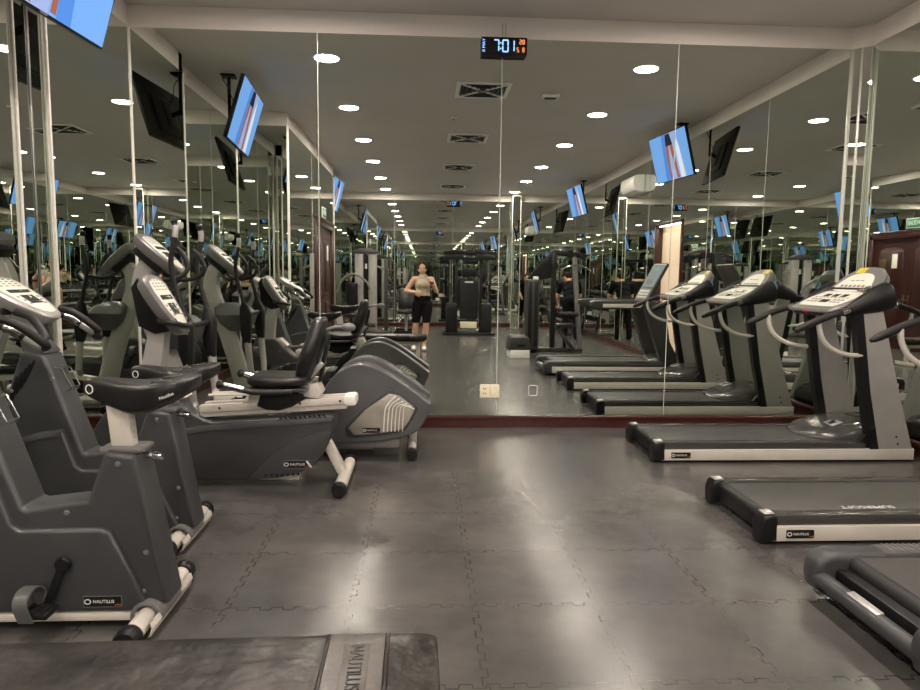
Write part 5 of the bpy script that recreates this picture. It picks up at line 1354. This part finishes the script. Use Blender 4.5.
# the phone is a thing of its own
P_ = empty('phone', 'pale phone held sideways in the right hand of the woman at the mirror', 'phone', (-.03, -.014, 1.387))
b = MB(); b.prism(rrect(.15, .072, .011, 4), -.0045, .0042, axis='y', bev=.002); ph = b.build('case', 'phone', P_)
b = MB(); b.prism(rrect(.142, .065, .009, 4), -.0055, -.0044, axis='y'); b.build('screen', 'lcd', ph)
for x, z in ((.052, .018), (.052, -.008), (.032, .005)):
    b = MB(); b.lathe([(0, 0), (.0075, 0), (.008, .0012), (.006, .0018), (0, .0018)], n=18, M=Matrix.Translation((x, .0042, z)) @ Matrix.Rotation(-PI / 2, 4, 'X')); b.build('lens', 'lcd', ph)

# the man in black by the rack: leaning forward over what he holds, facing the back mirror
Mn = empty('person', 'man in black shirt and trousers bending forward at the back right', 'person', (3.35, -3.05, 0), rz=PI)
def build_man():
    b = MB()
    hip = Vector((0, -.12, .90)); ch = Vector((0, .10, 1.22)); nk = Vector((0, .18, 1.33)); hd = Vector((0, .27, 1.40))
    def trunk(b, g=0):
        for f, r_ in ((0, (.165, .115, .12)), (.35, (.155, .11, .13)), (.7, (.17, .12, .13)), (1, (.185, .115, .11))):
            q = _ell((0, 0, 0), tuple(v + g for v in r_), 1.0); c = hip.lerp(ch, f); b.merge(q, Matrix.Translation(c) @ Matrix.Rotation(R(-30), 4, 'X'))
    trunk(b); chain(b, [ch, nk, hd], [.07, .058, .055])
    arms = []
    for s in (-1, 1):
        S = Vector((s * .20, .13, 1.25)); E = Vector((s * .27, .22, .98)); Wv = Vector((s * .20, .38, .80))
        cap(b, ch, S, .07, .068); chain(b, [S, S.lerp(E, .5), E], [.062, .055, .045]); chain(b, [E, E.lerp(Wv, .3), Wv], [.046, .045, .031])
        hand(b, Wv, (-.1 * s, .45, -.9), (-s, 0, 0), [.5, .8, .7], s, k=1.05); arms.append((S, E, Wv))
    lg = []
    for s in (-1, 1):
        H_ = Vector((s * .095, -.12, .88)); K_ = Vector((s * .12, -.06, .48)); A_ = Vector((s * .14, -.12, .09))
        chain(b, [H_, H_.lerp(K_, .4), K_], [.10, .088, .062]); chain(b, [K_, K_.lerp(A_, .3), A_], [.06, .06, .04]); cap(b, A_, A_ + Vector((0, .15, -.055)), .038, .032); lg.append((H_, K_, A_))
    MH = Matrix.Translation(hd) @ Matrix.Rotation(R(-38), 4, 'X')
    head_shape(b, MH, 1.02); bd = fuse(b, 'body', 'skin', Mn, .0075, 4); face_parts(MH, bd, 1.02)
    b = MB()
    for c, r_ in (((0, -.02, .036), (.079, .090, .080)), ((0, -.055, -.01), (.066, .05, .06))): b.merge(_ell(c, r_, 1.02), MH)
    fuse(b, 'hair', 'hair', Mn, .008, 3)
    b = MB(); trunk(b, .012)
    for S, E, Wv in arms: cap(b, ch, S, .08, .078); cap(b, S, S.lerp(E, .62), .075, .066)
    fuse(b, 'shirt', 'cloth', Mn, .01, 4, cut=(((0, 0, .86), (0, 0, -1)),))
    b = MB(); b.merge(_ell((0, -.13, .90), (.172, .13, .12), 1.0))
    for H_, K_, A_ in lg: chain(b, [H_, H_.lerp(K_, .4), K_, A_ + Vector((0, 0, .0))], [.112, .10, .078, .062])
    fuse(b, 'trousers', 'cloth', Mn, .01, 4, cut=(((0, 0, .05), (0, 0, -1)),))
    for H_, K_, A_ in lg:
        b = MB(); b.merge(_ell((A_.x, A_.y + .06, .045), (.05, .15, .045), 1.0)); b.merge(_ell((A_.x, A_.y - .02, .06), (.045, .06, .055), 1.0)); fuse(b, 'shoe', 'cloth', Mn, .01, 3, cut=(((0, 0, .002), (0, 0, -1)),))
build_man()
